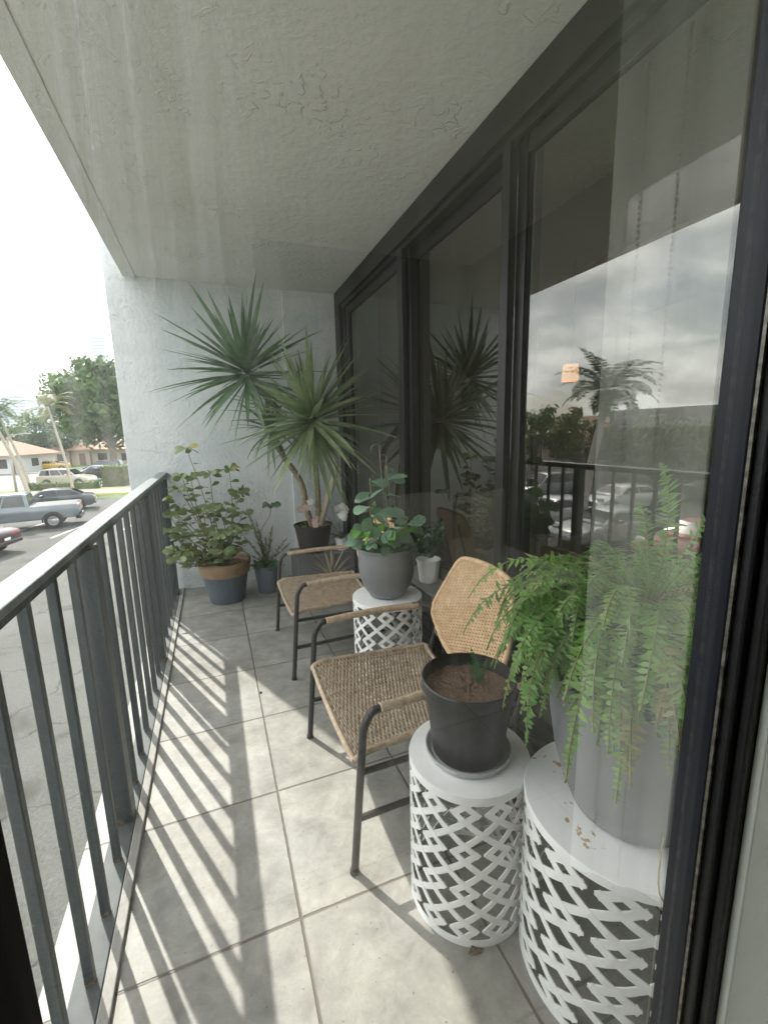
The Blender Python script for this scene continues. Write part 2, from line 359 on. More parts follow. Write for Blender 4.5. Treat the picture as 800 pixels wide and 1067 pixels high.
# end wall (fin beyond the railing) with the shallow pier on its right
q = MB(); q.box(-.675, .685, YE, YE+.22, -.3, 3.6); q.box(.685, XD+.4, YE-.022, YE+.22, 0, ZC)
w_ = q.build('end_wall', M_WALL, bevel=.006); tag(w_, 'rough white stucco wall closing the far end of the balcony', 'wall')

# ------------------------------------------------------------------ railing
rl = empty('railing', (-.414, 2.3, 0), 0, 'dark blue-grey metal railing with square balusters along the open left side', 'railing')
def rel(o, p):
    o.parent = p; o.matrix_parent_inverse = Matrix.Translation(-Vector(p.location))
    return o
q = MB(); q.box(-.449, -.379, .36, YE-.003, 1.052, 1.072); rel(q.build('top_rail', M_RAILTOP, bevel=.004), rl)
q = MB(); q.box(-.437, -.391, .36, YE-.004, 1.027, 1.050); rel(q.build('under_rail', M_RAIL, bevel=.002), rl)
q = MB(); q.box(-.445, -.375, .36, YE-.004, .002, .012); rel(q.build('bottom_rail', mat('rail_foot_paint', (.035, .045, .05), .6, col2=(.08, .09, .09), vscale=12), bevel=.002), rl)
posts = (.405, 1.63, 2.855, 4.08)
yb = .49
bal_mesh = None
ylist = []
for k in range(-4, 15):
    y = 1.63+k*.175
    if all(abs(y-p) > .05 for p in posts): ylist.append(y)
for y in ylist:
    if bal_mesh is None:
        q = MB(); q.box(-.0115, .0115, -.0105, .0105, 0, 1.016)
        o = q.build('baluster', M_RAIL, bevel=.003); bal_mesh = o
    else: o = bal_mesh.copy(); COL.objects.link(o)
    o.location = (-.404, y, .0125); rel(o, rl)
for y in posts:
    q = MB(); q.box(-.444, -.379, y-.033, y+.033, .0125, 1.026); rel(q.build('post', M_RAIL, bevel=.004), rl)

# ------------------------------------------------------------------ sliding glass doors on the right
sd = empty('sliding_door', (XD, 2.3, 0), 0, 'row of tall tinted sliding glass doors in a dark bronze frame along the right side', 'sliding door')
q = MB()
q.box(XD-.035, XD+.10, .42, YE-.024, 2.50, ZC-.003)
q.box(XD-.012, XD+.03, .42, YE-.024, 2.465, 2.4985)
q.box(XD-.035, XD+.10, YE-.17, YE-.0245, .06, 2.4995)
q.box(XD-.004, XD+.10, YE-.24, YE-.1705, .06, 2.4645)
rel(q.build('door_frame', M_BRONZE, bevel=.003), sd)
q = MB(); q.box(XD-.05, XD+.12, .42, YE-.024, .001, .03); q.box(XD-.012, XD+.004, .42, YE-.024, .0305, .055); q.box(XD+.04, XD+.056, .42, YE-.024, .0305, .055)
rel(q.build('track', M_BRONZE, bevel=.002), sd)
def panel(y0, y1, x, wst=.055):
    q = MB()
    q.box(x, x+.034, y0, y0+wst, .058, 2.462); q.box(x, x+.034, y1-wst, y1, .058, 2.462)
    q.box(x+.002, x+.032, y0+wst+.0005, y1-wst-.0005, .058, .125); q.box(x+.002, x+.032, y0+wst+.0005, y1-wst-.0005, 2.40, 2.462)
    f = rel(q.build('door_panel', M_BRONZE, bevel=.003), sd)
    g = MB(); xx = x+.017; g.add([(xx, y0+wst, .125), (xx, y1-wst, .125), (xx, y1-wst, 2.40), (xx, y0+wst, 2.40)], [(0, 1, 2, 3)])
    p = g.build('pane', M_GLASS, f)
panel(.44, 1.60, XD+.008); panel(1.545, 2.70, XD+.050, .06); panel(2.62, YE-.241, XD+.008, .07)
q = MB(); q.box(XD-.03, XD+.006, 1.60, 1.655, .0555, 2.4645); q.box(XD-.03, XD+.006, 2.66, 2.74, .0555, 2.4645)
rel(q.build('interlock_stile', M_BRONZE, bevel=.004), sd)
# low wall stub between the doors and the window
q = MB(); q.box(XD-.10, XD+.2, YP-.06, .4195, .0, ZC); tag(q.build('corner_wall', M_WALL, bevel=.004), 'white stucco corner pier between the sliding doors and the near window', 'wall')

# ------------------------------------------------------------------ room behind the doors
q = MB()
q.box(4.7, 4.8, YP-.05, YE+.25, 0, ZC); q.box(XD+.4, 4.7, YE+.0, YE+.25, 0, ZC); 
struct('interior_wall', q, M_INT)
q = MB(); q.box(XD+.115, 4.69, .42, YE-.0, .002, .012); struct('interior_floor', q, M_INTFLOOR)
q = MB(); q.box(XD+.2005, 4.7, YP-.05, YP+.05, 0, ZC); struct('dividing_wall', q, M_INT)

# armchair, console, lamp inside
def lathe_pot(parent, name, prof, m, n=48): 
    q = MB(); q.lathe(prof, n=n); return q.build(name, m, parent, auto=40)
M_CREAM = mat('cream_fabric', (.62, .60, .54), .9, var=.08, vscale=30, bump=.2, bscale=300)
ac = empty('armchair', (2.25, 2.75, .012), 0, 'cream upholstered armchair standing inside behind the tinted glass', 'armchair')
def puff(name, b, m, parent, bev=.05):
    return boxobj(name, m, parent, *b, bevel=bev)
o = puff('seat', (-.36, .36, -.34, .34, .12, .42), M_CREAM, ac); 
o = puff('backrest', (-.42, -.24, -.42, .42, .12, .86), M_CREAM, ac, .07)
o = puff('arm', (-.235, .38, -.44, -.345, .12, .60), M_CREAM, ac, .04); o = puff('arm', (-.235, .38, .345, .44, .12, .60), M_CREAM, ac, .04)
for sx in (-.33, .3):
    for sy in (-.36, .36):
        q = MB(); q.tube([(sx, sy, 0), (sx, sy, .13)], [.015, .025]); q.build('leg', M_BLACKM, ac, auto=40)
lp = empty('wall_lamp', (2.75, 2.9, 1.80), 0, 'small glowing square lamp shade seen through the tinted glass', 'lamp')
M_LAMP = emit_mat('lamp_shade_glow', (1., .55, .30), .8)
q = MB(); q.lathe([(.082, -.06), (.07, .07)], n=4); o = q.build('lamp_shade', M_LAMP, lp); o.rotation_euler = (0, 0, R(12))
q = MB(); q.tube([(0, 0, .09), (0, 0, ZC-1.80)], .006); q.build('cord', M_BLACKM, lp)

# ------------------------------------------------------------------ foliage helpers
def leafm(name, c1, c2, vs_=9, tr=.25, rough=.42, spec=.5): return mat(name, c1, rough, col2=c2, vscale=vs_, transl=tr, spec=spec)
M_YUC = leafm('yucca_leaf', (.09, .17, .09), (.24, .35, .21), 6, .22, .4)
M_YUC2 = leafm('dracaena_leaf', (.19, .26, .12), (.38, .46, .27), 6, .28, .4)
M_CLU = leafm('clusia_leaf', (.13, .19, .08), (.29, .35, .17), 7, .3)
M_CLUY = leafm('yellow_leaf', (.40, .42, .10), (.55, .40, .10), 12, .3)
M_CLU2 = leafm('round_leaf', (.13, .25, .16), (.27, .40, .27), 9, .25)
M_CLU3 = leafm('bright_leaf', (.14, .36, .07), (.25, .48, .12), 9, .35)
M_FERN = leafm('fern_leaf', (.09, .25, .045), (.24, .45, .10), 5, .45)
M_FERN2 = leafm('sprig_leaf', (.05, .15, .05), (.10, .24, .09), 9, .3)
M_FOX = leafm('foxtail_leaf', (.14, .18, .055), (.26, .30, .10), 8, .3)
M_DARKL = leafm('dark_leaf', (.025, .07, .025), (.06, .13, .045), 9, .15)
M_BARK = mat('bark', (.22, .17, .11), .9, col2=(.40, .33, .22), vscale=30, bump=.8, bscale=50)
M_PALEBARK = mat('pale_bark', (.50, .43, .30), .85, col2=(.66, .60, .46), vscale=25, bump=.8, bscale=60)
M_STEM = mat('green_stem', (.16, .20, .07), .7, col2=(.25, .22, .10), vscale=30)

def blade(mb, base, d, L, w, droop, n=7, fold=.25, twist=0.):
    # sword leaf
    d = Vector(d).normalized(); p = Vector(base); side = d.cross(Vector((0, 0, 1)))
    if side.length < .05: side = Vector((1, 0, 0))
    side.normalize(); side = Matrix.Rotation(twist, 3, d) @ side
    vs_ = []; fs = []
    for i in range(n+1):
        t = i/n; ww = w*min(1, .45+2.2*t)*(1-t**2.2)*.5+.0006
        nr = side.cross(d).normalized()
        vs_ += [p-side*ww+nr*ww*fold, p, p+side*ww+nr*ww*fold]
        if i: 
            a = (i-1)*3; fs += [(a, a+1, a+4, a+3), (a+1, a+2, a+5, a+4)]
        p = p + d*(L/n); d = (d + Vector((0, 0, -1))*droop/n*(.4+1.2*t)).normalized()
        s2 = side - d*side.dot(d); side = s2.normalized()
    mb.add(vs_, fs)
def crown(mb, c, r_, n, axis=(0, 0, 1), w=.034, up=.95, low=-.55, droop=.5, rr=.04):
    ax = Vector(axis).normalized(); ga = 2.39996
    t1 = ax.orthogonal().normalized(); t2 = ax.cross(t1)
    for i in range(n):
        z_ = low + (up-low)*((i+.5)/n)**.85; z_ += random.uniform(-.12, .12); z_ = max(-.97, min(.99, z_))
        a = i*ga+random.uniform(-.35, .35); s_ = math.sqrt(1-z_*z_)
        d = ax*z_+(t1*math.cos(a)+t2*math.sin(a))*s_
        L = r_*random.uniform(.6, 1.1)*(1-.12*abs(z_))
        b = Vector(c)+d*rr*.6+ax*(z_*.06)
        blade(mb, b, d, L, w*random.uniform(.8, 1.15), droop*random.uniform(.3, 1.4)*(1-.5*max(0, z_)), twist=random.uniform(-.5, .5))
def ovate(mb, base, d, L, w, curl=.25, nrm=None, tipw=.6):
    # obovate leaf, wider toward tip
    d = Vector(d).normalized()
    up = Vector(nrm) if nrm is not None else Vector((random.uniform(-.8, .8), random.uniform(-1.3, .3), random.uniform(.1, 1)))
    side = d.cross(up)
    if side.length < .05: side = Vector((1, 0, 0))
    side.normalize(); nr = side.cross(d).normalized()
    prof = [(0, .08), (.15, .22), (.35, .62), (.55, .93), (.72, 1.), (.86, .82), (.95, .5), (1, .12)]
    vs_ = []; fs = []
    for i, (t, k) in enumerate(prof):
        p = Vector(base)+d*L*t - nr*curl*L*t*t
        ww = w*.5*k
        vs_ += [p-side*ww+nr*ww*.22, p, p+side*ww+nr*ww*.22]
        if i: a = (i-1)*3; fs += [(a, a+1, a+4, a+3), (a+1, a+2, a+5, a+4)]
    mb.add(vs_, fs)
def frond(mb, base, d, L, w, droop, npin=26, stem=None, ragged=.15, wild=0.):
    d = Vector(d).normalized(); p = Vector(base); side = d.cross(Vector((0, 0, 1)))
    if side.length < .05: side = Vector((1, 0, 0))
    side.normalize(); path = [p.copy()]; st = L/npin
    sw = random.uniform(-1, 1)*wild
    for i in range(npin):
        t = (i+1)/npin
        if wild: d = (d+side*sw*.02).normalized()
        p = p+d*st; path.append(p.copy())
        d = (d+Vector((random.uniform(-.02, .02), random.uniform(-.02, .02), -1))*droop/npin*(.5+t)).normalized()
        side = (side-d*side.dot(d)).normalized(); nr = side.cross(d).normalized()
        if t < .1: continue
        k = math.sin(min(1, (t-.06)*1.9)*math.pi/2)*(1-t**3)*.9+.1
        for s_ in (-1, 1):
            l_ = w*k*random.uniform(1-ragged, 1+ragged)
            dd = (side*s_*1.0+d*random.uniform(.15-.25*wild, .4+.3*wild)-nr*random.uniform(-.35*wild, .35+.45*wild)).normalized()
            if wild and random.random() < .05: continue
            wv = d*st*.42
            m_ = p+dd*l_*.5
            mb.add([p-wv*.6, p+wv*.6, m_+wv+nr*l_*.03, p+dd*l_, m_-wv+nr*l_*.03], [(0, 1, 2, 3, 4)])
    if stem is not None: stem.tube(path[::2], [.0016]*len(path[::2]), n=4)

def pot_profile(rt, rb, h_, lip=.012, wall=.006, lipw=.006, curve=0.):
    pr = [(0.001, 0), (rb*.96, 0), (rb, .006)]
    for i in range(1, 9):
        t = i/8; r_ = rb+(rt-lipw-rb)*(t+curve*math.sin(math.pi*t)); pr.append((r_, .006+(h_-lip-.008)*t))
    pr += [(rt, h_-lip), (rt+.001, h_-.003), (rt-.002, h_), (rt-wall, h_), (rt-wall-.004, h_-.02), (rt-wall-.012, h_-.045), (0.001, h_-.046)]
    return pr

def soil_disc(parent, r_, z_):
    q = MB(); n = 40; rings = 7
    vs_ = [(0, 0, z_+.006)]
    for j in range(1, rings+1):
        for k in range(n):
            a = 2*math.pi*k/n; rr = r_*j/rings
            vs_.append((rr*math.cos(a), rr*math.sin(a), z_+random.uniform(-.004, .006)))
    fs = [(0, 1+k, 1+(k+1) % n) for k in range(n)]
    for j in range(rings-1):
        for k in range(n):
            a = 1+j*n; k2 = (k+1) % n; fs.append((a+k, a+n+k, a+n+k2, a+k2))
    q.add(vs_, fs); return q.build('soil', M_SOIL, parent, smooth=True)

# ------------------------------------------------------------------ lattice side tables
def side_table(loc, r_, H, label, rot=0., ncol=12, rust=False):
    t = empty('side_table', loc, 0, label, 'side table', 'white lattice drum side tables')
    q = MB(); n = 72
    q.lathe([(.001, H-.004), (r_*.985, H-.004), (r_*.985, H-.0205), (r_*1.004, H-.024), (r_*1.006, H-.006), (r_*.998, H-.0008), (r_*.97, H), (.001, H)], n=n)
    q.build('tabletop', M_RUSTTOP if rust else M_WHITE, t, auto=35)
    q = MB(); q.lathe([(r_*.985, .0), (r_*1.0, .0), (r_*1.0, .022), (r_*.985, .022), (r_*.985, .0)], n=n); q.build('base_ring', M_WHITE, t, auto=35)
    q = MB(); qi = MB()
    P = 2*math.pi/ncol; z0 = .020; z1 = H-.022; nr = 3.5; Q = (z1-z0)/nr; off = z0+Q*.25
    c = .33*P; bw = .0082 if r_ < .2 else .0100; th = .0030
    def strip(a0, za, a1, zb, rofs):
        n_ = 6; dx = (a1-a0)*r_; dz = zb-za; L = math.hypot(dx, dz); ex = bw/L
        ux, uz = dx/L, dz/L; px, pz = -uz, ux
        vs_ = []
        lo = max(0, 0)
        for i in range(n_+1):
            s_ = -ex+(1+2*ex)*i/n_
            for w_ in (-bw, bw):
                X = a0*r_+dx*s_+px*w_; Z = za+dz*s_+pz*w_
                Z = max(z0-.001, min(z1+.001, Z)); a = X/r_+rot
                for rr in (r_*.996-th+rofs, r_*.996+rofs):
                    vs_.append((rr*math.cos(a), rr*math.sin(a), Z))
        fs = []; fi = []
        for i in range(n_):
            a = i*4; fs += [(a+1, a+3, a+7, a+5), (a, a+1, a+5, a+4), (a+2, a+6, a+7, a+3)]; fi.append((a, a+4, a+6, a+2))
        fs += [(0, 2, 3, 1), (n_*4, n_*4+1, n_*4+3, n_*4+2)]
        q.add(vs_, fs); q.cur = 1; o_ = len(q.v)-len(vs_)
        for f in fi: q.f.append(tuple(k+o_ for k in f)); q.mi.append(1)
        q.cur = 0
    for i in range(ncol):
        for j in range(-1, 5):
            for (xa, ya, xb, yb2, ro) in (((i*P-c), j*Q, (i+1)*P+c, (j+1)*Q, 0.), ((i+1)*P+c, j*Q, i*P-c, (j+1)*Q, .0009)):
                za = off+ya; zb = off+yb2
                if zb < z0 or za > z1: continue
                # clip
                if za < z0: k = (z0-za)/(zb-za); xa = xa+(xb-xa)*k; za = z0
                if zb > z1: k = (z1-za)/(zb-za); xb = xa+(xb-xa)*k; zb = z1
                strip(xa, za, xb, zb, ro)
    q.build('lattice_drum', [M_WHITE, mat('inner_grey', (.42, .42, .40), .7, var=.1)], t)  # inner faces a darker grey than the outer ones
    return t
side_table((.80, 2.07, 0), .183, .52, 'white lattice drum table between the two wicker chairs', .1)
side_table((.612, .965, 0), .170, .463, 'white lattice drum table holding the black nursery pot of bare soil', -.07)
side_table((.863, .665, 0), .230, .468, 'largest nearest white lattice drum table under the big fern, rust flecks on its rim', .2, rust=True)

# ------------------------------------------------------------------ wicker chairs
def weave(mb, surf, nstrand, v0f, v1f, ribs, hw, amp, seg=3):
    # strands along v, stacked along u, over-under ribs
    for i in range(nstrand):
        u = (i+.5)/nstrand; a, b = v0f(u), v1f(u)
        if b-a < .01: continue
        n = max(4, int((b-a)*ribs*seg)); vs_ = []; fs = []
        jit = random.uniform(-.15, .15)
        for k in range(n+1):
            v = a+(b-a)*k/n; p, nr, tu = surf(u, v)
            ph = v*ribs*math.pi+(math.pi if i % 2 else 0)+jit
            h_ = amp*math.sin(ph)
            vs_ += [p+nr*(h_-.0008)-tu*hw, p+nr*(h_+hw*.7), p+nr*(h_-.0008)+tu*hw]
            if k: c = (k-1)*3; fs += [(c, c+1, c+4, c+3), (c+1, c+2, c+5, c+4)]
        mb.add(vs_, fs)
def make_chair(label):
    # local frame: x = depth (front at 0, back +), y = width (centre 0), z up
    t = empty('wicker_chair', (0, 0, 0), 0, label, 'chair', 'wicker armchairs with black tube legs')
    W = .34
    for s_ in (-1, 1):
        y = s_*W
        arm_a = Vector((.10, y, .548)); 
        q = MB(); pts = bendpath([(0, y, 0), (.045, y, .50), (.075, y, .548), (.12, y, .549)], .05)
        q.tube(pts, .0125, n=12); q.tube([(-.001, y, 0), (0, y, .012)], .015, n=12)
        q.build('front_leg', M_BLACKM, t, auto=50)
        q = MB(); pts = bendpath([(.52, y, .556), (.60, y, .55), (.66, y*.96, .50), (.60, y*.93, .30), (.62, y*.95, 0)], .05)
        q.tube(pts, .0115, n=10); q.build('rear_leg', M_BLACKM, t, auto=50)
        q = MB(); L = 70
        pts = []; rad = []
        for k in range(L+1):
            x = .10+(.55-.10)*k/L; pts.append((x, y, .549+.008*math.sin(math.pi*k/L))); rad.append(.0148 + (.0012 if k % 2 else 0))
        q.tube(pts, rad, n=12); q.build('armrest', M_RATARM, t, auto=80)
        q = MB(); q.tube([(.02, y*.985, .185), (.61, y*.945, .185)], .0105, n=10); q.build('side_stretcher', M_BLACKM, t, auto=50)
        q = MB(); q.tube([(.035, y*.985, .345), (.60, y*.93, .33)], .010, n=10); q.build('seat_rail', M_BLACKM, t, auto=50)
    SW = .305
    def zs(u, v):   # u across width 0..1, v depth in metres 0..1
        e = (abs(2*u-1))**3
        fr = max(0, 1-v/.10)
        return .372 - .030*math.sin(math.pi*u)*(.5+.5*v) - .020*fr**2 + .012*e
    def seat(u_, v):  # here u_ = along depth, v = across width 0..1
        x = .025+.52*u_; w_ = SW-.05*u_
        yy = (v*2-1)*w_; p = Vector((x, yy, zs(v, u_))); return p, Vector((-.05, 0, 1)), Vector((1, 0, 0))
    q = MB(); weave(q, seat, 70, lambda u: 0., lambda u: 1., 24, .0036, .0042)
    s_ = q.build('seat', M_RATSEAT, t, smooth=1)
    q = MB()
    for k in range(25):
        v = k/24; q.tube([seat(i/8, v)[0] for i in range(9)], .0036, n=5)
    q.build('seat_rib', M_RATSEAT, s_, smooth=True)
    q = MB(); pts = [seat(0, i/24)[0]+Vector((0, 0, 0)) for i in range(25)]+[seat(i/16, 1)[0] for i in range(1, 17)]+[seat(1, 1-i/24)[0] for i in range(1, 25)]+[seat(1-i/16, 0)[0] for i in range(1, 17)]
    pp = smoothpath(pts, 3); q.tube(pp, [.0105+(.0012 if i % 2 else 0) for i in range(len(pp))], n=8); q.build('seat_border', M_RATSEAT, s_, auto=80)
    # back: shield outline in (y, s) where s runs up the lean
    out = [(-.05, .02), (-.15, .05), (-.258, .130), (-.272, .165), (-.270, .215), (-.212, .375), (-.190, .415), (-.145, .438), (.0, .448), (.145, .438), (.190, .415), (.212, .375), (.270, .215), (.272, .165), (.258, .130), (.15, .05), (.05, .02)]
    S0 = .395
    def bk(y, s_):
        x = .575+.30*s_ + .32*y*y*-1.0
        return Vector((x, y, S0+s_*.95))
    nb = Vector((-.95, 0, .30)).normalized()
    smax = .448
    oc = [Vector((a, b, 0)) for a, b in out]
    oc = smoothpath(oc+[oc[0]], 6)
    def span(s_):
        xs = []
        for i in range(len(oc)-1):
            a, b = oc[i], oc[i+1]
            if (a.y-s_)*(b.y-s_) < 0: xs.append(a.x+(b.x-a.x)*(s_-a.y)/(b.y-a.y))
        return (min(xs), max(xs)) if len(xs) > 1 else (0, 0)
    q = MB()
    def bs(u, v): 
        s_ = .02+(smax-.02)*u; p = bk(v*.3, s_); return p, nb, Vector((.30, 0, .95)).normalized()
    weave(q, bs, 62, lambda u: span(.02+(smax-.02)*u)[0]/.3, lambda u: span(.02+(smax-.02)*u)[1]/.3, 15, .0034, .0038, seg=4)
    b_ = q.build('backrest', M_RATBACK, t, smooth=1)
    q = MB()
    for k in range(-13, 14):
        y = k*.020
        ss = [s_/200*smax for s_ in range(1, 200) if span(s_/200*smax)[0] < y < span(s_/200*smax)[1]]
        if len(ss) > 3: q.tube([bk(y, ss[0]+(ss[-1]-ss[0])*i/6) for i in range(7)], .0034, n=5)
    q.build('back_rib', M_RATBACK, b_, smooth=True)
    q = MB(); pp = [bk(p.x, p.y) for p in oc]; q.tube(pp, [.0105+(.001 if i % 2 else 0) for i in range(len(pp))], n=8); q.build('back_border', M_RATBACK, b_, auto=80)
    q = MB(); q.tube(bendpath([(.60, -W*.94, .30), (.60, -.1, .33), (.60, .1, .33), (.60, W*.94, .30)], .05), .0105, n=10); q.build('rear_stretcher', M_BLACKM, t, auto=50)
    for s_ in (-1, 1):
        q = MB(); q.tube([(.605, s_*.12, .33), (.62, s_*.12, .42), (.70, s_*.12, .74)], .008, n=8); q.build('back_support', M_BLACKM, t, auto=50)
        q = MB()
        for k in range(5):
            q.tube(smoothpath([(.645, s_*.318, .49-.01*k), (.60+.012*k, s_*(.26-.02*k), .44+.004*k), (.61, s_*.23, .42)], 4), .0022, n=5)
        q.build('arm_weave', M_RATARM, t, smooth=True)
    return t
ch = make_chair('nearer wicker armchair, woven seat and shield-shaped back beside the black nursery pot')
ch.location = (.305, 1.47, 0)
c2 = copy_tree(ch); c2.location = (.322, 2.665, 0); c2['label'] = 'farther wicker armchair, in the shade beyond the middle drum table'

# ------------------------------------------------------------------ potted plants
M_GREYPOT = mat('grey_glaze', (.20, .215, .23), .35, var=.12, vscale=6, spec=.5)
M_GREYPOT2 = mat('grey_plastic', (.165, .172, .18), .42, var=.12, vscale=7, bump=.05, bscale=30)
M_BLACKPOT = mat('black_plastic', (.018, .018, .02), .42, var=.2, vscale=20)
M_CLAY = mat('terracotta', (.26, .155, .095), .75, col2=(.36, .25, .16), vscale=12)
M_BLUEPOT = mat('slate_glaze', (.10, .12, .145), .5, var=.15, vscale=10)
M_SAUCER = mat('clear_saucer', (.42, .43, .43), .25)
M_WHITEPOT = mat('white_ceramic', (.88, .88, .86), .35)
M_DARKPOT = mat('dark_brown_pot', (.045, .035, .035), .5, var=.15)

# black nursery pot
n_ = empty('potted_sprig', (.612, .97, .463), 0, 'black plastic nursery pot of bare soil with a tiny sprig on a drum table', 'potted plant')
q = MB(); q.lathe([(.001, 0), (.105, 0), (.118, .006), (.121, .020), (.117, .020), (.104, .006), (.001, .005)], n=56); q.build('saucer', M_SAUCER, n_, auto=40)
q = MB(); q.lathe([(.001, .006), (.096, .006), (.100, .012), (.117, .168), (.121, .170), (.122, .198), (.1295, .201), (.1305, .212), (.131, .230), (.128, .233), (.1245, .232), (.120, .19), (.001, .185)], n=64)
q.build('pot', M_BLACKPOT, n_, auto=35)
so = soil_disc(n_, .121, .195)
q = MB()
for k in range(5): frond(q, (.035+random.uniform(-.01, .01), -.01, .20), (random.uniform(-.5, .6), random.uniform(-.6, .5), 1.1), random.uniform(.06, .11), .016, .6, 14)
q.build('foliage', M_FERN2, n_)

# big fern on the nearest table: outer grey planter with a dark liner pot standing out of it
f_ = empty('potted_fern', (.863, .655, .468), 0, 'big bright green Boston fern spilling from a tall grey pot on the nearest drum table', 'potted plant')
q = MB(); q.lathe([(.001, .0), (.11, 0), (.125, .01), (.150, .07), (.172, .15), (.185, .24), (.190, .33), (.192, .345), (.186, .346), (.18, .32), (.001, .31)], n=64); q.build('outer_pot', M_GREYPOT2, f_, auto=35)
q = MB(); q.lathe([(.001, .312), (.150, .312), (.165, .33), (.188, .50), (.196, .505), (.198, .53), (.192, .533), (.187, .50), (.001, .49)], n=64); q.build('liner_pot', M_BLACKPOT, f_, auto=35)
soil_disc(f_, .185, .495)
M_FERNP = leafm('fern_leaf_pale', (.17, .36, .06), (.33, .54, .12), 5, .45)
M_FERND = leafm('fern_leaf_dry', (.22, .21, .07), (.36, .32, .12), 7, .3)
q = MB(); st = MB()
rnd = random.Random(11)
def pick(): r_ = rnd.random(); q.cur = 0 if r_ < .6 else (1 if r_ < .98 else 2); return 0
for k in range(340):
    a = rnd.uniform(0, 2*math.pi); el = rnd.uniform(-.3, .95); L = rnd.uniform(.20, .40)
    b = Vector((.11*math.cos(a)*rnd.random(), .11*math.sin(a)*rnd.random(), .50)); pick()
    frond(q, b, (math.cos(a)*math.cos(el), math.sin(a)*math.cos(el), math.sin(el)+.15), L, rnd.uniform(.026, .040), rnd.uniform(1.8, 4.4), 36, st, ragged=.4, wild=1.)
for k in range(60):
    a = rnd.uniform(-1.5, .3); el = rnd.uniform(-.1, .8); L = rnd.uniform(.40, .60); pick()
    frond(q, (.13*math.cos(a), .10*math.sin(a), .50), (math.cos(a)*math.cos(el), math.sin(a)*math.cos(el), math.sin(el)), L, rnd.uniform(.022, .034), rnd.uniform(3.6, 5.2), 46, st, ragged=.4, wild=1.)
for (dx, dy, dz, L, dr) in ((-.9, .25, .5, .42, 2.2), (-1, .6, .35, .42, 1.9), (-.8, .5, .9, .46, 2.4), (-.2, -.6, .5, .46, 3.8), (-.45, -.5, .3, .44, 3.9), (.0, -.7, .4, .52, 4.2), (.35, -.25, 1.2, .42, .8), (.55, -.3, 1.1, .44, 1.0), (.45, .0, 1.3, .40, 1.0), (.6, -.5, .9, .42, 1.4), (-1, -.1, .6, .42, 2.6), (-1, .2, .8, .42, 2.6), (-.9, -.4, .6, .38, 3.0), (-1, .5, .6, .42, 2.4), (-.7, .2, 1., .38, 2.6), (-.8, .0, .9, .34, 3.2), (-.3, .1, 1.3, .26, 1.8), (.1, .2, 1.2, .26, 1.8)):
    pick(); frond(q, (.02, .0, .50), (dx, dy, dz), L, .036, dr, 42, st, ragged=.35, wild=1.)
q.build('foliage', [M_FERN, M_FERNP, M_FERND], f_); st.build('stem', M_STEM, f_, smooth=True)
q = MB(); q.tube(smoothpath([(-.10, -.16, .10), (-.14, -.19, .02), (-.12, -.235, .006), (-.10, -.262, -.02), (-.095, -.264, -.08)], 5), .0018, n=5)
q.build('dry_stem', mat('dry_stem', (.30, .22, .12), .8), f_)

M_RIMW = mat('galvanised_wire', (.35, .34, .32), .4, .6)
# round-leaved plant in translucent grey pot on the middle table
p_ = empty('potted_pothos', (.80, 2.07, .52), 0, 'grey pot of big round leaves with wire hooks on the table between the chairs', 'potted plant')
q = MB(); q.lathe([(.001, 0), (.080, 0), (.092, .008), (.097, .022), (.101, .024), (.124, .06), (.140, .11), (.147, .16), (.148, .20), (.145, .250), (.153, .254), (.154, .266), (.148, .268), (.143, .25), (.139, .24), (.001, .235)], n=56); q.build('pot', M_GREYPOT2, p_, auto=35)
soil_disc(p_, .139, .24)
q = MB()
for (x0, y0, z0, r0) in ((-.03, -.02, .77, .022), (.02, .02, .72, .018)):
    pts = [(x0+.03, y0, .24), (x0+.015, y0, .5), (x0, y0, z0-.03)]
    pts = smoothpath(pts, 4)+[Vector((x0-r0+r0*math.cos(t/8*math.pi*1.7)*1.0, y0, z0+r0*math.sin(t/8*math.pi*1.7))) for t in range(0, 9)]
    q.tube(pts, .0022, n=6)
q.build('wire_hook', M_RIMW, p_, smooth=True)
q = MB(); q2 = MB(); st = MB()
rnd = random.Random(5)
stemtips = [((-.10, -.05, .50), 7), ((-.06, .05, .62), 6), ((.00, -.02, .70), 5), ((-.02, -.10, .40), 8), ((.10, -.06, .42), 6), ((.13, .05, .36), 6), ((-.12, .02, .40), 7)]
for (tp, nl) in stemtips:
    tp = Vector(tp); b = Vector((tp.x*.3, tp.y*.3, .24)); path = smoothpath([b, b*.5+tp*.5+Vector((tp.x*.2, tp.y*.2, .02)), tp], 6); st.tube(path, .003, n=5)
    for k in range(nl+4):
        pp = path[int((.3+.7*k/(nl+4))*(len(path)-1))]; a = rnd.uniform(0, 6.28)
        d = Vector((math.cos(a)-.25, math.sin(a)-.25, rnd.uniform(-.55, .35)))
        ovate(q2 if rnd.random() < .22 else q, pp, d, rnd.uniform(.085, .13), rnd.uniform(.04, .06), .25)
q.build('foliage', M_CLU2, p_, smooth=1); q2.build('young_foliage', M_CLU3, p_, smooth=1); st.build('stem', M_STEM, p_, smooth=True)
q = MB(); rnd = random.Random(15)
for k in range(70):
    a = rnd.uniform(0, 6.28); rr = rnd.uniform(.02, .135); ovate(q, (rr*math.cos(a), rr*math.sin(a), .245), (math.cos(a), math.sin(a), rnd.uniform(.3, 1.5)), rnd.uniform(.03, .06), rnd.uniform(.015, .025), .3)
q.build('ground_leaves', M_FERN2, p_, smooth=1)

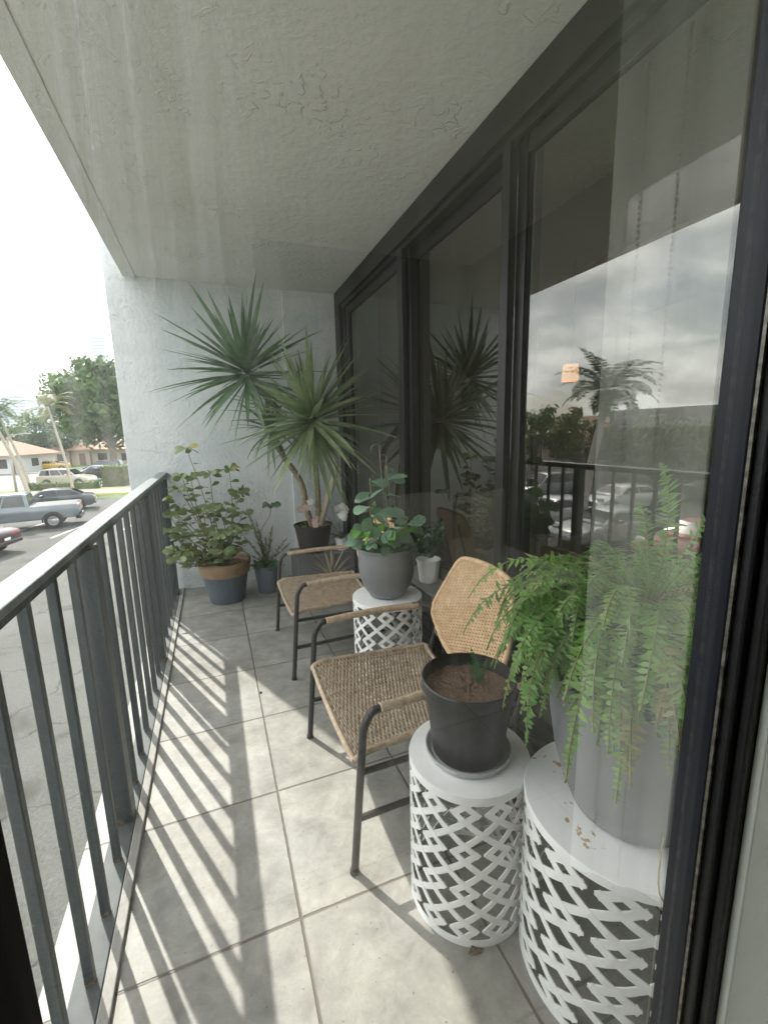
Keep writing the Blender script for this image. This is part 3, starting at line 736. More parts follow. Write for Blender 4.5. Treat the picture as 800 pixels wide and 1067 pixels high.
# clusia in a clay-rimmed slate pot at the railing end
k_ = empty('potted_clusia', (.015, 3.80, 0), 0, 'tall leafy shrub with small oval leaves in a clay-rimmed slate pot beside the railing end', 'potted plant')
q = MB(); q.lathe([(.001, 0), (.135, 0), (.142, .01), (.148, .05), (.1485, .052), (.185, .25), (.001, .25)], n=56); q.build('pot', M_BLUEPOT, k_, auto=35)
q = MB(); q.lathe([(.1855, .235), (.196, .24), (.203, .30), (.210, .315), (.210, .345), (.200, .35), (.190, .30), (.001, .29)], n=56); q.build('pot_rim', M_CLAY, k_, auto=35)
soil_disc(k_, .19, .30)
q = MB(); qy = MB(); st = MB(); rnd = random.Random(21)
tips = [(-.20, -.05, 1.28), (-.05, -.1, 1.08), (.10, .02, 1.10), (-.28, -.12, .98), (-.34, -.05, .78), (-.30, -.2, .62), (-.12, -.25, .82), (.05, -.2, .80), (.16, -.1, .92), (-.20, .05, 1.05), (-.38, -.15, .66), (-.02, -.28, .62), (-.25, -.25, .50), (.18, .05, .72), (-.1, -.12, .52), (-.42, -.0, .88)]
for tp in list(tips)+[(a+rnd.uniform(-.08, .08), b+rnd.uniform(-.1, .05), c-rnd.uniform(.08, .3)) for a, b, c in tips]:
    tp = Vector(tp); tp.z = max(tp.z, .50); b = Vector((rnd.uniform(-.04, .04), rnd.uniform(-.04, .04), .31))
    path = smoothpath([b, b*.45+tp*.55+Vector((rnd.uniform(-.05, .05), rnd.uniform(-.05, .05), -.05)), tp], 9)
    st.tube(path, [.006-.004*i/len(path) for i in range(len(path))], n=6)
    for k in range(9):
        pp = path[max(0, int(len(path)*(.45+.5*(k/9)))-1)]
        a = k*2.4+rnd.uniform(-.4, .4); d = Vector((math.cos(a), math.sin(a), rnd.uniform(-.1, .7)))
        ovate(qy if rnd.random() < .05 else q, pp, d, rnd.uniform(.06, .09), rnd.uniform(.03, .042), .25)
    for k in range(8):
        a = k*.85+rnd.uniform(-.2, .2); d = Vector((math.cos(a), math.sin(a)-.2, rnd.uniform(-.2, .5)))
        ovate(qy if rnd.random() < .04 else q, path[-1], d, rnd.uniform(.07, .10), rnd.uniform(.036, .05), .3)
q.build('foliage', M_CLU, k_, smooth=1); qy.build('yellow_foliage', M_CLUY, k_, smooth=1); st.build('stem', M_BARK, k_, smooth=True)

# foxtail fern in a small slate pot
x_ = empty('potted_foxtail_fern', (.36, 3.86, 0), 0, 'small blue-grey pot of upright foxtail fern plumes against the end wall', 'potted plant')
lathe_pot(x_, 'pot', pot_profile(.118, .085, .25), M_BLUEPOT)
q = MB(); rnd = random.Random(8)
for (dx, dy, hh, ln) in ((-.05, -.02, .42, .05), (.06, .02, .36, .05), (-.14, -.05, .30, .04), (.15, -.03, .24, .04), (.0, -.08, .28, .04), (.20, .02, .20, .035), (-.10, .03, .52, .045), (-.2, -.1, .22, .035)):
    for k in range(int(hh*800)):
        t = rnd.random(); a = rnd.uniform(0, 6.28)
        c = Vector((dx*t*1.3, dy*t, .24+hh*t)); l_ = ln*math.sin(min(1, (1.02-t)*2.2)*1.57)*rnd.uniform(.7, 1.1)
        d = Vector((math.cos(a), math.sin(a), .55)).normalized(); s_ = d.cross(Vector((0, 0, 1))).normalized()*.0035
        q.add([c-s_, c+s_, c+d*l_], [(0, 1, 2)])
q.build('foliage', M_FOX, x_)
q = MB()
for k in range(130):
    a = rnd.uniform(0, 6.28); rr = rnd.uniform(0, .17); ovate(q, (rr*.6*math.cos(a), rr*.6*math.sin(a), .235), (math.cos(a), math.sin(a), rnd.uniform(.1, 1.2)), rnd.uniform(.04, .08), .02, .4)
q.build('ground_leaves', M_FERN2, x_, smooth=1)
# long-stemmed shoot with one rosette
q = MB(); st = MB(); pth = smoothpath([(.02, .0, .24), (-.04, .0, .5), (.05, -.02, .68), (.07, -.03, .78)], 6); st.tube(pth, .003, n=5)
for k in range(7): a = k*.9; ovate(q, (.07, -.03, .775), (math.cos(a), math.sin(a), .1), .085, .052, .3)
q.build('rosette', M_DARKL, x_, smooth=1); st.build('stem', M_STEM, x_, smooth=True)

# yucca in dark pot on a grey plinth
pl = empty('plinth', (.86, 3.86, 0), 0, 'grey plinth block under the dark yucca pot in the far corner', 'plinth')
q = MB(); q.box(-.26, .26, -.17, .17, 0, .30); q.build('block', mat('grey_block', (.16, .16, .165), .6, var=.1), pl, bevel=.006)
q = MB(); q.box(-.27, .27, -.18, .18, .3005, .318); q.build('cap', mat('grey_block', (.16, .16, .165)), pl, bevel=.003)
y_ = empty('potted_yucca', (.79, 3.87, .318), 0, 'tall spiky yucca with bare curved trunks and sword-leaf heads in a dark pot', 'potted plant')
lathe_pot(y_, 'pot', pot_profile(.172, .125, .25), M_DARKPOT)
soil_disc(y_, .16, .20)
base = Vector((.79, 3.87, .318))
def L_(x, y, z): return Vector((x, y, z))-base
q = MB()
def ringed(pts, r0, r1):
    pp = smoothpath(pts, 16); n = len(pp); q.tube(pp, [(r0+(r1-r0)*i/n)*(1+(.10 if i % 3 == 0 else 0)) for i in range(n)], n=10)
ringed([L_(.80, 3.87, .50), L_(.74, 3.86, .70), L_(.70, 3.84, .95), L_(.52, 3.78, 1.25), L_(.40, 3.72, 1.55), L_(.33, 3.68, 1.72)], .026, .020)
ringed([L_(.82, 3.86, .50), L_(.84, 3.84, .70), L_(.83, 3.80, .95), L_(.80, 3.72, 1.22), L_(.74, 3.55, 1.52)], .028, .020)
q.build('trunk', M_BARK, y_, auto=70)
q = MB(); ringed([L_(.85, 3.85, .55), L_(.93, 3.83, .80), L_(1.00, 3.80, 1.02), L_(.99, 3.74, 1.22), L_(.90, 3.62, 1.42)], .030, .022)
q.build('pale_trunk', M_PALEBARK, y_, auto=70)
random.seed(31)
q = MB(); crown(q, L_(.29, 3.64, 1.82), .70, 115, axis=(-.30, -.35, 1), w=.045, low=-.72, droop=.25)
crown(q, L_(.46, 3.74, 1.40), .38, 30, axis=(-.1, -.5, .2), w=.034, low=-.4, droop=1.1)
q.build('leaf_head', M_YUC, y_, smooth=1)
q = MB(); crown(q, L_(.72, 3.36, 1.45), .72, 140, axis=(.0, -.5, 1), w=.046, low=-.85, droop=.3)
q.build('leaf_head', M_YUC2, y_, smooth=1)
q = MB(); rnd = random.Random(4)
for k in range(60):
    a = rnd.uniform(0, 6.28); rr = rnd.uniform(.03, .15); ovate(q, (rr*math.cos(a), rr*math.sin(a), .21), (math.cos(a), math.sin(a), rnd.uniform(.3, 2)), rnd.uniform(.03, .055), .018, .2)
q.build('ground_leaves', M_FOX, y_, smooth=1)

# white orchid
o_ = empty('potted_orchid', (1.03, 3.80, .318), 0, 'white flowering orchid on arching stems beside the yucca pot', 'potted plant')
lathe_pot(o_, 'pot', pot_profile(.06, .045, .11), M_WHITEPOT)
M_PETAL = mat('white_petal', (.85, .82, .80), .5, transl=.3); M_PINK = mat('pale_pink_petal', (.72, .52, .48), .5, transl=.3)
st = MB(); q = MB(); qp = MB(); rnd = random.Random(9)
p1 = smoothpath([(0, 0, .09), (-.02, -.02, .30), (-.02, -.12, .42), (-.05, -.24, .38)], 8); p2 = smoothpath([(0, 0, .09), (-.12, .0, .32), (-.28, -.02, .46), (-.36, -.06, .44)], 8)
st.tube(p1, .0025, n=5); st.tube(p2, .0025, n=5)
def flower(m_, c, s_):
    mb = MB()
    ax = Vector((rnd.uniform(-.5, .1), -1, rnd.uniform(-.2, .4))).normalized(); t1 = ax.orthogonal().normalized(); t2 = ax.cross(t1)
    for k in range(5):
        a = 2*math.pi*k/5+rnd.uniform(0, .3); ovate(mb, c, t1*math.cos(a)+t2*math.sin(a)+ax*.15, s_, s_*.85, .1, nrm=ax)
    mb.build('flower', m_, o_, smooth=1)
for i in range(9): flower(M_PETAL, p1[len(p1)-1-i*2]+Vector((rnd.uniform(-.04, .04), -.02, rnd.uniform(-.04, .03))), .034)
for i in range(4): flower(M_PETAL if i > 1 else M_PINK, p2[len(p2)-1-i*3]+Vector((rnd.uniform(-.02, .02), -.02, rnd.uniform(-.05, .02))), .032)
for i in range(4): flower(M_PINK, Vector((-.24+rnd.uniform(-.02, .02), -.10, .27+i*.02)), .028)
st.build('stem', M_STEM, o_, smooth=True)
q = MB()
for k in range(5): blade(q, (0, 0, .10), (math.cos(k*1.3), math.sin(k*1.3), .6), .16, .05, 1.2)
q.build('foliage', M_DARKL, o_, smooth=1)

# dry spiky plant
a_ = empty('potted_spike_plant', (.83, 3.40, 0), 0, 'low pot of thin dry spiky blades seen behind the far chair', 'potted plant')
lathe_pot(a_, 'pot', pot_profile(.11, .08, .20), M_GREYPOT)
q = MB(); random.seed(12); crown(q, (0, 0, .18), .28, 30, w=.016, low=.25, droop=.2)
q.build('foliage', leafm('dry_blade', (.36, .31, .20), (.50, .44, .30), 8, .2), a_, smooth=1)

# one pot and stand added for a pane reflection, one pot in near room
sn = empty('added_stand', (1.075, 2.12, 0), 0, 'added narrow grey stand behind the middle drum table, in place of a mirrored surface', 'plant stand')
M_STAND = mat('grey_slab', (.20, .20, .19), .5, var=.1)
boxobj('tabletop', M_STAND, sn, -.075, .075, -.30, .30, .515, .535, bevel=.003)
for sx in (-.06, .06):
    for sy in (-.28, .28): boxobj('leg', M_BLACKM, sn, sx-.01, sx+.01, sy-.01, sy+.01, 0, .5145)
for i, (x, y, zz, lab, sc) in enumerate(((1.075, 2.13, .5355, 'added white pot of dark glossy leaves in place of a mirrored one, right of the big grey pot', .60), (.80, -.90, .7505, 'white pot of dark leaves on the dining table of the near room', .48))):
    w_ = empty('potted_houseplant', (x, y, zz), 0, lab, 'potted plant', 'small white pots of dark leaves'); w_.scale = (sc, sc, sc*1.15)
    lathe_pot(w_, 'pot', pot_profile(.115, .085, .19), M_WHITEPOT)
    q = MB(); rnd = random.Random(40+i)
    for k in range(16):
        a = rnd.uniform(0, 6.28); b = Vector((0, 0, .17)); tp = Vector((math.cos(a)*.14, math.sin(a)*.14, .17+rnd.uniform(.15, .3)))
        for j in range(7):
            t = (j+1)/7; pp = b.lerp(tp, t)
            for s_ in (-1, 1):
                ovate(q, pp, (math.cos(a+s_*1.3), math.sin(a+s_*1.3), .7), .055, .028, .2)
    q.build('foliage', M_DARKL, w_, smooth=1)

# fallen leaf
q = MB(); ovate(q, (0, 0, .004), (1, .2, 0.05), .05, .028, .25, nrm=(0, 0, 1)); ovate(q, (.02, -.01, .004), (-.3, .9, .1), .02, .01, .1, nrm=(0, 0, 1))
o = q.build('fallen_leaf', mat('dead_leaf', (.12, .08, .045), .8, var=.3), smooth=1); o.location = (.515, .80, .003); tag(o, 'curled dead brown leaf on the floor at the foot of the drum table', 'leaf')

# a pebble-sized clump of soil on the floor
q = MB(); q.lathe([(.0005, 0), (.007, .001), (.008, .004), (.004, .008), (.0005, .009)], n=9); o = q.build('pebble', M_BLACKPOT, smooth=True); o.location = (.13, 2.26, .001); tag(o, 'tiny dark pebble alone on the shaded tiles in front of the far chair', 'pebble')

# ------------------------------------------------------------------ near window (the one we look through)
wd = empty('window', (.2, YP, 0), 0, 'near glass pane with black sash stiles, with pale vertical streaks, in front of the camera', 'window')
XR = .615; XL = -.180
q = MB(); q.add([(XL, YP, .02), (XR, YP, .02), (XR, YP, ZC), (XL, YP, ZC)], [(0, 1, 2, 3)]); rel(q.build('pane', M_PANE), wd)
q = MB(); q.box(XR, XR+.02, YP-.012, YP+.03, 0.003, ZC-.003); rel(q.build('gasket', M_GASKET, bevel=.003), wd)
q = MB(); q.box(XR+.0055, XR+.05, YP-.030, YP-.0125, 0.003, ZC-.003); q.box(XR+.018, XR+.06, YP-.045, YP-.0305, 0.003, ZC-.003)
rel(q.build('right_stile', M_BLACKF, bevel=.003), wd)
q = MB(); q.box(XR-.001, XR+.0045, YP-.0165, YP-.0125, .003, ZC-.003); rel(q.build('worn_bead', M_SCRATCH), wd)
q = MB(); q.box(XL-.06, XL, YP-.04, YP+.03, .003, ZC-.003); rel(q.build('left_stile', mat('brown_black_frame', (.006, .004, .0035), .8, spec=.05), bevel=.003), wd)
# side wall of the camera room to the right and the facade to the left of the window
q = MB(); q.box(XR+.034, XD+.2, YP-.058, YP-.0455, 0, ZC); q.box(XR+.0605, XD-.1005, YP-.0455, YP+.03, 0, ZC); 
struct('window_jamb_wall', q, M_ROOM, bevel=.002)
q = MB(); q.box(-1.6, XL-.0605, YP-.1, YP, -.2, ZC); struct('facade_wall', q, M_WALL)
q = MB()
q.box(-1.7, -1.6, -2.6, YP, -.2, ZC); q.box(-1.6, 2.0, -2.6, -2.5, 0, ZC); q.box(-1.6, -.52, -2.5, YP-.1, -.2, 0)
q.box(2.0, 2.1, -2.6, YP-.06, 0, .05); q.box(2.0, 2.1, -2.6, YP-.06, 2.52, ZC); q.box(2.0, 2.1, -2.6, -1.15, .05, 2.52)  # unseen side opening, added to let daylight onto the sheer blind
q.box(2.0, 2.1, .27, YP-.06, .05, 2.52); q.box(XD+.2005, 2.1, YP-.0595, YP-.0505, 0, ZC)
q.box(-1.6, -.4451, -2.6, YP, ZC, ZC+.2)
struct('room_wall', q, M_ROOMD)

# sheer vertical blind hanging in the room beside the window, backlit through an added side-wall opening
def curtain(x0, x1, y, z0, z1, label, nf, amp, parent=None):
    t = empty('sheer_blind', ((x0+x1)/2, y, z0), 0, label, 'curtain')
    q = MB(); n = nf*8; vs_ = []; fs = []
    for i in range(n+1):
        u = i/n; x = (x0-x1)/2+(x1-x0)*u; yy = amp*math.sin(u*nf*2*math.pi)
        vs_ += [(x, yy, 0), (x, yy, z1-z0)]
        if i: a = (i-1)*2; fs.append((a, a+2, a+3, a+1))
    q.add(vs_, fs); q.build('fabric', M_SHEER, t, smooth=1)
    return t
ct = curtain(-.26, .26, 0, .02, 2.60, 'sheer white vertical blind with two bead chains mirrored in the near pane', 5, .006); ct.location = (1.105, .035, .02); ct.rotation_euler = (0, 0, R(48))
M_WOOD = mat('pale_table_top', (.45, .44, .41), .4, var=.08, vscale=4)
dt = empty('dining_table', (1.02, -1.05, 0), 0, 'grey dining table in the near room, mirrored in the pane under white pots', 'table')
q = MB(); q.box(-.42, .42, -.40, .40, .715, .75); q.build('tabletop', M_WOOD, dt, bevel=.006)
for sx in (-.37, .37):
    for sy in (-.35, .35): q = MB(); q.box(sx-.025, sx+.025, sy-.025, sy+.025, 0, .7145); q.build('leg', M_WOOD, dt, bevel=.004)
M_CREAM2 = mat('cream_leather', (.70, .68, .62), .5, var=.05)
def dining_chair(x, y, rz, label):
    t = empty('dining_chair', (x, y, 0), rz, label, 'chair', 'cream dining chairs in the near room')
    boxobj('seat', M_CREAM2, t, -.23, .23, -.23, .23, .40, .47, bevel=.02)
    boxobj('backrest', M_CREAM2, t, -.22, .22, .19, .245, .48, .97, bevel=.025)
    for sx in (-.2, .2):
        for sy in (-.2, .2): q = MB(); q.tube([(sx, sy, 0), (sx, sy, .40)], [.014, .02], n=8); q.build('leg', M_BLACKM, t, auto=50)
    return t
dining_chair(1.30, -1.66, R(175), 'left cream dining chair mirrored in the near pane'); dining_chair(1.78, -1.52, R(150), 'right cream dining chair mirrored in the near pane')
for cx in (-.20, -.13):
    q = MB()
    for k in range(200):
        z_ = .02+k*.0128
        q.lathe([(.0008, 0), (.0034, .0014), (.0044, .0045), (.0034, .0076), (.0008, .009)], cx, .016, z_, n=6)
    q.build('bead_chain', M_BEAD, ct)

# ------------------------------------------------------------------ OUTSIDE
GZ = -3.2
def asphalt_mat():
    m = mat('asphalt', (.088, .089, .083), .9, bump=.5, bscale=45); nt = m.node_tree; N = nt.nodes; L = nt.links
    tc = N.new('ShaderNodeTexCoord')
    def noise(sc, det, lo, hi, c0, c1, dist=0.):
        n = N.new('ShaderNodeTexNoise'); n.inputs['Scale'].default_value = sc; n.inputs['Detail'].default_value = det; n.inputs['Distortion'].default_value = dist
        L.new(tc.outputs['Object'], n.inputs[0]); r = N.new('ShaderNodeValToRGB'); e = r.color_ramp.elements
        e[0].position = lo; e[0].color = (*c0, 1); e[1].position = hi; e[1].color = (*c1, 1); L.new(n.outputs['Fac'], r.inputs[0]); return r.outputs[0]
    def mul(a, b):
        x = N.new('ShaderNodeMixRGB'); x.blend_type = 'MULTIPLY'; x.inputs[0].default_value = 1; L.new(a, x.inputs[1]); L.new(b, x.inputs[2]); return x.outputs[0]
    base = noise(26, 8, .25, .75, (.060, .061, .056), (.118, .118, .110))
    big = noise(.35, 7, .3, .7, (.72, .72, .70), (1.1, 1.1, 1.08), .6)
    stain = noise(.9, 3, .30, .42, (.45, .44, .42), (1, 1, 1), .3)
    v = N.new('ShaderNodeTexVoronoi'); v.feature = 'DISTANCE_TO_EDGE'; v.inputs['Scale'].default_value = .42
    nn = N.new('ShaderNodeTexNoise'); nn.inputs['Scale'].default_value = 1.4; nn.inputs['Detail'].default_value = 6; L.new(tc.outputs['Object'], nn.inputs[0])
    va = N.new('ShaderNodeVectorMath'); va.operation = 'MULTIPLY_ADD'; L.new(nn.outputs['Color'], va.inputs[0]); va.inputs[1].default_value = (1.2, 1.2, 0); L.new(tc.outputs['Object'], va.inputs[2])
    L.new(va.outputs[0], v.inputs[0]); r = N.new('ShaderNodeValToRGB'); e = r.color_ramp.elements; e[0].position = .002; e[0].color = (.35, .35, .34, 1); e[1].position = .008; e[1].color = (1, 1, 1, 1)
    L.new(v.outputs['Distance'], r.inputs[0])
    L.new(mul(mul(mul(base, big), stain), r.outputs[0]), N['Principled BSDF'].inputs['Base Color']); return m
M_ASPH = asphalt_mat()
M_ROAD = mat('road_concrete', (.22, .215, .20), .85, var=.10, vscale=.6)
M_WALK = mat('sidewalk_concrete', (.36, .34, .30), .85, var=.08, vscale=1.5)
M_GRASS = mat('grass', (.055, .10, .03), .95, col2=(.11, .15, .05), vscale=1.2, bump=.6, bscale=30)
M_YELLOW = mat('yellow_kerb_paint', (.62, .50, .12), .7, var=.1)
M_LINE = mat('white_line_paint', (.60, .60, .57), .7, var=.1, vscale=4)
E1 = Vector((.97, -.24, 0)); E2 = Vector((.24, .97, 0))
def strip_quad(mb, a0, a1, s0, s1, z0, z1=None):
    P = [E1*a0+E2*s0, E1*a1+E2*s0, E1*a1+E2*s1, E1*a0+E2*s1]
    if z1 is None: mb.add([(p.x, p.y, z0) for p in P], [(0, 1, 2, 3)])
    else: mb.add([(p.x, p.y, z0) for p in P]+[(p.x, p.y, z1) for p in P], [(4, 5, 6, 7), (0, 1, 5, 4), (1, 2, 6, 5), (2, 3, 7, 6), (3, 0, 4, 7)])
q = MB(); q.add([(-1500, -1500, GZ), (1500, -1500, GZ), (1500, 1500, GZ), (-1500, 1500, GZ)], [(0, 1, 2, 3)]); struct('ground', q, M_GRASS)
q = MB(); q.add([(-36, -30, GZ+.004), (-.6, -30, GZ+.004), (4, 36.5, GZ+.004), (-36, 46.5, GZ+.004)], [(0, 1, 2, 3)]); struct('parking_lot', q, M_ASPH)
q = MB(); strip_quad(q, -55, 30, 39.2, 41.6, GZ+.004, GZ+.12); struct('sidewalk', q, M_WALK)
q = MB(); strip_quad(q, -55, 30, 38.9, 39.19, GZ+.004, GZ+.125); struct('kerb', q, M_YELLOW)
q = MB(); strip_quad(q, -90, -14.3, 44.0, 66, GZ+.006); struct('road', q, M_ROAD)
q = MB(); strip_quad(q, -14.2, 20, 52, 66, GZ+.008); struct('driveway', q, M_ROAD)
q = MB(); strip_quad(q, -90, 20, 66.1, 68, GZ+.004, GZ+.12); struct('far_sidewalk', q, M_WALK)
q = MB(); strip_quad(q, -55, -14, 41.62, 43.9, GZ+.02, GZ+.10); struct('verge', q, mat('dry_verge', (.24, .22, .12), .95, col2=(.16, .19, .07), vscale=2))
q = MB()
for k in range(-12, 4):
    x = k*2.75-2; q.add([(x, 24.5, GZ+.010), (x+.11, 24.5, GZ+.010), (x+1.31, 29.6, GZ+.010), (x+1.2, 29.6, GZ+.010)], [(0, 1, 2, 3)])
for k in range(0, 16):
    y = k*2.75; q.add([(-19, y, GZ+.010), (-19, y+.11, GZ+.010), (-14, y+.11, GZ+.010), (-14, y, GZ+.010)], [(0, 1, 2, 3)])
struct('bay_markings', q, M_LINE)

# --- cars
def paint(name, col, metal=.3): return mat('paint_'+name, col, .28, metal, coat=.6)
M_CGLASS = mat('car_glass', (.012, .015, .018), .08, spec=.8); M_TYRE = mat('tyre', (.02, .02, .02), .8); M_RIM = mat('rim', (.45, .46, .47), .35, .8)
M_TRIM = mat('car_trim', (.025, .025, .028), .5); M_TAIL = mat('tail_light', (.45, .02, .02), .25); M_HEAD = mat('head_light', (.75, .76, .78), .15); M_PLATE = mat('plate', (.7, .7, .66), .5)
KIND = {
 # body profile (x, z) side view front at +x; cabin profile; lengths
 'sedan': dict(body=[(-2.25, .42), (-2.32, .62), (-2.28, .90), (-2.05, 1.00), (-1.4, 1.02), (.75, .97), (1.7, .86), (2.2, .72), (2.32, .55), (2.25, .35), (-2.1, .30)],
   cab=[(-1.75, 1.0), (-1.05, 1.40), (.05, 1.45), (.45, 1.38), (1.15, .96)], w=.89, wh=(1.42, -1.40), r=.32),
 'suv': dict(body=[(-2.25, .45), (-2.33, .7), (-2.30, 1.05), (-2.2, 1.12), (.95, 1.10), (1.85, 1.00), (2.25, .85), (2.35, .60), (2.28, .40), (-2.1, .36)],
   cab=[(-2.2, 1.10), (-2.02, 1.66), (-1.4, 1.74), (.1, 1.74), (.45, 1.68), (1.25, 1.08)], w=.93, wh=(1.45, -1.40), r=.36),
 'pickup': dict(body=[(-2.85, .62), (-2.92, .75), (-2.90, 1.18), (-2.82, 1.22), (1.25, 1.22), (2.3, 1.14), (2.75, 1.0), (2.88, .7), (2.80, .48), (-2.7, .50)],
   cab=[(-.85, 1.21), (-.72, 1.80), (-.55, 1.88), (.75, 1.88), (.95, 1.82), (1.50, 1.20)], w=.98, wh=(1.85, -1.75), r=.40)}
def extr(prof, w0, w1, zmid=None):
    q = MB(); n = len(prof)
    q.add([(x, -w0(z), z) for x, z in prof]+[(x, w0(z), z) for x, z in prof], [tuple(range(n)), tuple(range(2*n-1, n-1, -1))]+[(i, i+n, (i+1) % n+n, (i+1) % n) for i in range(n)])
    return q
def car(kind, loc, rz, pm, label, cat='car', group=None, name='parked_car'):
    K = KIND[kind]; t = empty(name, (loc[0], loc[1], GZ+.012), rz, label, cat, group); w = K['w']
    q = extr(K['body'], lambda z: w-.06*max(0, (.55-z))-.05*max(0, z-.8), 0)
    bd = q.build('body', pm, t, bevel=.05, auto=38, seg=3)
    zb = K['cab'][0][1]; zt = max(z for x, z in K['cab'])
    wf = lambda z: w-.06-.20*(z-zb)/(zt-zb)
    q = extr(K['cab'], wf, 0); rf = q.build('cabin', pm, t, bevel=.03, auto=38)
    # windows: windscreen, rear window, side windows
    c = K['cab']; top = zt-.09; bot = zb+.05
    def edge_x(z, front):
        pts = c if not front else c[::-1]
        for i in range(len(c)-1):
            (xa, za), (xb, zb_) = pts[i], pts[i+1]
            if za <= z <= zb_ and zb_ > za: return xa+(xb-xa)*(z-za)/(zb_-za)
        return pts[0][0]
    for front, nm in ((True, 'windscreen'), (False, 'rear_window')):
        x0, x1 = edge_x(bot, front), edge_x(top, front); o_ = .012 if front else -.012
        q = MB(); q.add([(x0+o_, -wf(bot)+.07, bot+.01), (x0+o_, wf(bot)-.07, bot+.01), (x1+o_, wf(top)-.07, top+.01), (x1+o_, -wf(top)+.07, top+.01)], [(0, 1, 2, 3)]); q.build(nm, M_CGLASS, t)
    xr0, xf0, xr1, xf1 = edge_x(bot, False)+.12, edge_x(bot, True)-.12, edge_x(top, False)+.10, edge_x(top, True)-.08
    nw = 2 if kind != 'suv' else 3
    for s_ in (-1, 1):
        for k in range(nw):
            a0 = xr0+(xf0-xr0)*k/nw+.03; a1 = xr0+(xf0-xr0)*(k+1)/nw-.03; b0 = xr1+(xf1-xr1)*k/nw+.03; b1 = xr1+(xf1-xr1)*(k+1)/nw-.03
            q = MB(); q.add([(a0, s_*(wf(bot)+.010), bot), (a1, s_*(wf(bot)+.010), bot), (b1, s_*(wf(top)+.010), top), (b0, s_*(wf(top)+.010), top)], [(0, 1, 2, 3)]); q.build('side_window', M_CGLASS, t)
        for wx in K['wh']:
            q = MB(); r_ = K['r']
            n = 28; yy = s_*(w-.10)
            prof = [(r_*.62, -.11), (r_*.96, -.11), (r_, -.07), (r_, .07), (r_*.96, .11), (r_*.62, .11)]
            m_ = Matrix.Translation((wx, yy, r_)) @ Matrix.Rotation(math.pi/2, 4, 'X')
            q.lathe(prof, n=n); q.v = [tuple(m_ @ Vector(p)) for p in q.v]; wh_ = q.build('wheel', M_TYRE, t, auto=40)
            q = MB(); q.lathe([(r_*.63, -.08), (r_*.63, .09), (r_*.55, .10), (r_*.5, .06), (r_*.18, .085), (.001, .09)], n=n) if s_ < 0 else q.lathe([(r_*.63, .08), (r_*.63, -.09), (r_*.55, -.10), (r_*.5, -.06), (r_*.18, -.085), (.001, -.09)], n=n)
            q.v = [tuple(m_ @ Vector(p)) for p in q.v]; q.build('rim', M_RIM, wh_, auto=40)
            q = MB()
            pts = [(wx+(r_+.05)*math.cos(a), s_*(w-.005), r_+(r_+.05)*math.sin(a)) for a in [i/12*math.pi*1.1-.15 for i in range(13)]]
            q.tube(pts, .035, n=6); q.build('wheel_arch', M_TRIM, t, smooth=True)
        q = MB(); xb = K['body'][2][0]; zz = K['body'][2][1]
        q.box(xb-.015, xb+.14, s_*w*.62-.17 if s_ > 0 else s_*w*.62-.22, s_*w*.62+.22 if s_ > 0 else s_*w*.62+.17, zz-.22, zz-.04); q.build('tail_light', M_TAIL, t, bevel=.02)
        q = MB(); xf = K['body'][7][0]; zz = K['body'][7][1]; q.box(xf-.22, xf-.03, s_*w*.66-.18, s_*w*.66+.18, zz+.06, zz+.20); q.build('headlight', M_HEAD, t, bevel=.02)
        q = MB(); q.box(xf1-.05, xf1+.14, s_*(w+.02), s_*(w+.16), zb+.02, zb+.15); q.build('mirror', pm, t, bevel=.02)
    q = MB(); xb = K['body'][1][0]; q.box(xb-.05, xb+.2, -w*.94, w*.94, .40, .56); q.build('rear_bumper', M_TRIM if kind != 'sedan' else pm, t, bevel=.03)
    q = MB(); q.box(xb-.058, xb-.048, -.16, .16, .60, .70); q.build('number_plate', M_PLATE, t)
    if kind == 'pickup':
        q = MB(); q.box(-2.80, -.92, -w*.86, w*.86, 1.2215, 1.2265); q.build('bed_opening', M_TRIM, t)
    return t
car('pickup', (-9.9, 27.9), R(180+8), paint('silver_pickup', (.15, .17, .185)), 'silver pickup truck parked in the lot, seen over the railing', 'pickup truck')
car('sedan', (-9.9, 34.0), R(180+10), paint('charcoal', (.05, .055, .065)), 'charcoal sedan parked just behind the silver pickup truck')
car('sedan', (-10.3, 22.3), R(180-16), paint('blackcherry', (.035, .018, .022)), 'very dark sedan with red tail lights at the left edge, nearest parked car seen directly')
car('suv', (-13.6, 51.8), R(-14), paint('champagne', (.50, .47, .38)), 'champagne minivan parked across the road behind the low hedge', 'minivan')
gp = 'cars parked beyond the minivan'
car('sedan', (-13.0, 61.5), R(160), paint('white', (.62, .64, .66), .1), 'white sedan parked beyond the minivan, left of the dark cars', group=gp)
car('sedan', (-12.3, 57.0), R(165), paint('black', (.015, .016, .02)), 'black sedan parked close behind the front of the minivan', group=gp)
car('suv', (-13.6, 68.0), R(175), paint('navy', (.04, .055, .09)), 'navy suv partly hidden at the foot of the big tree', group=gp)
car('sedan', (-23.0, 81.0), R(0), paint('taxi_yellow', (.60, .36, .03), .0), 'yellow car parked in front of the far tiled houses', group=gp)
gm = 'cars mirrored in the sliding doors'
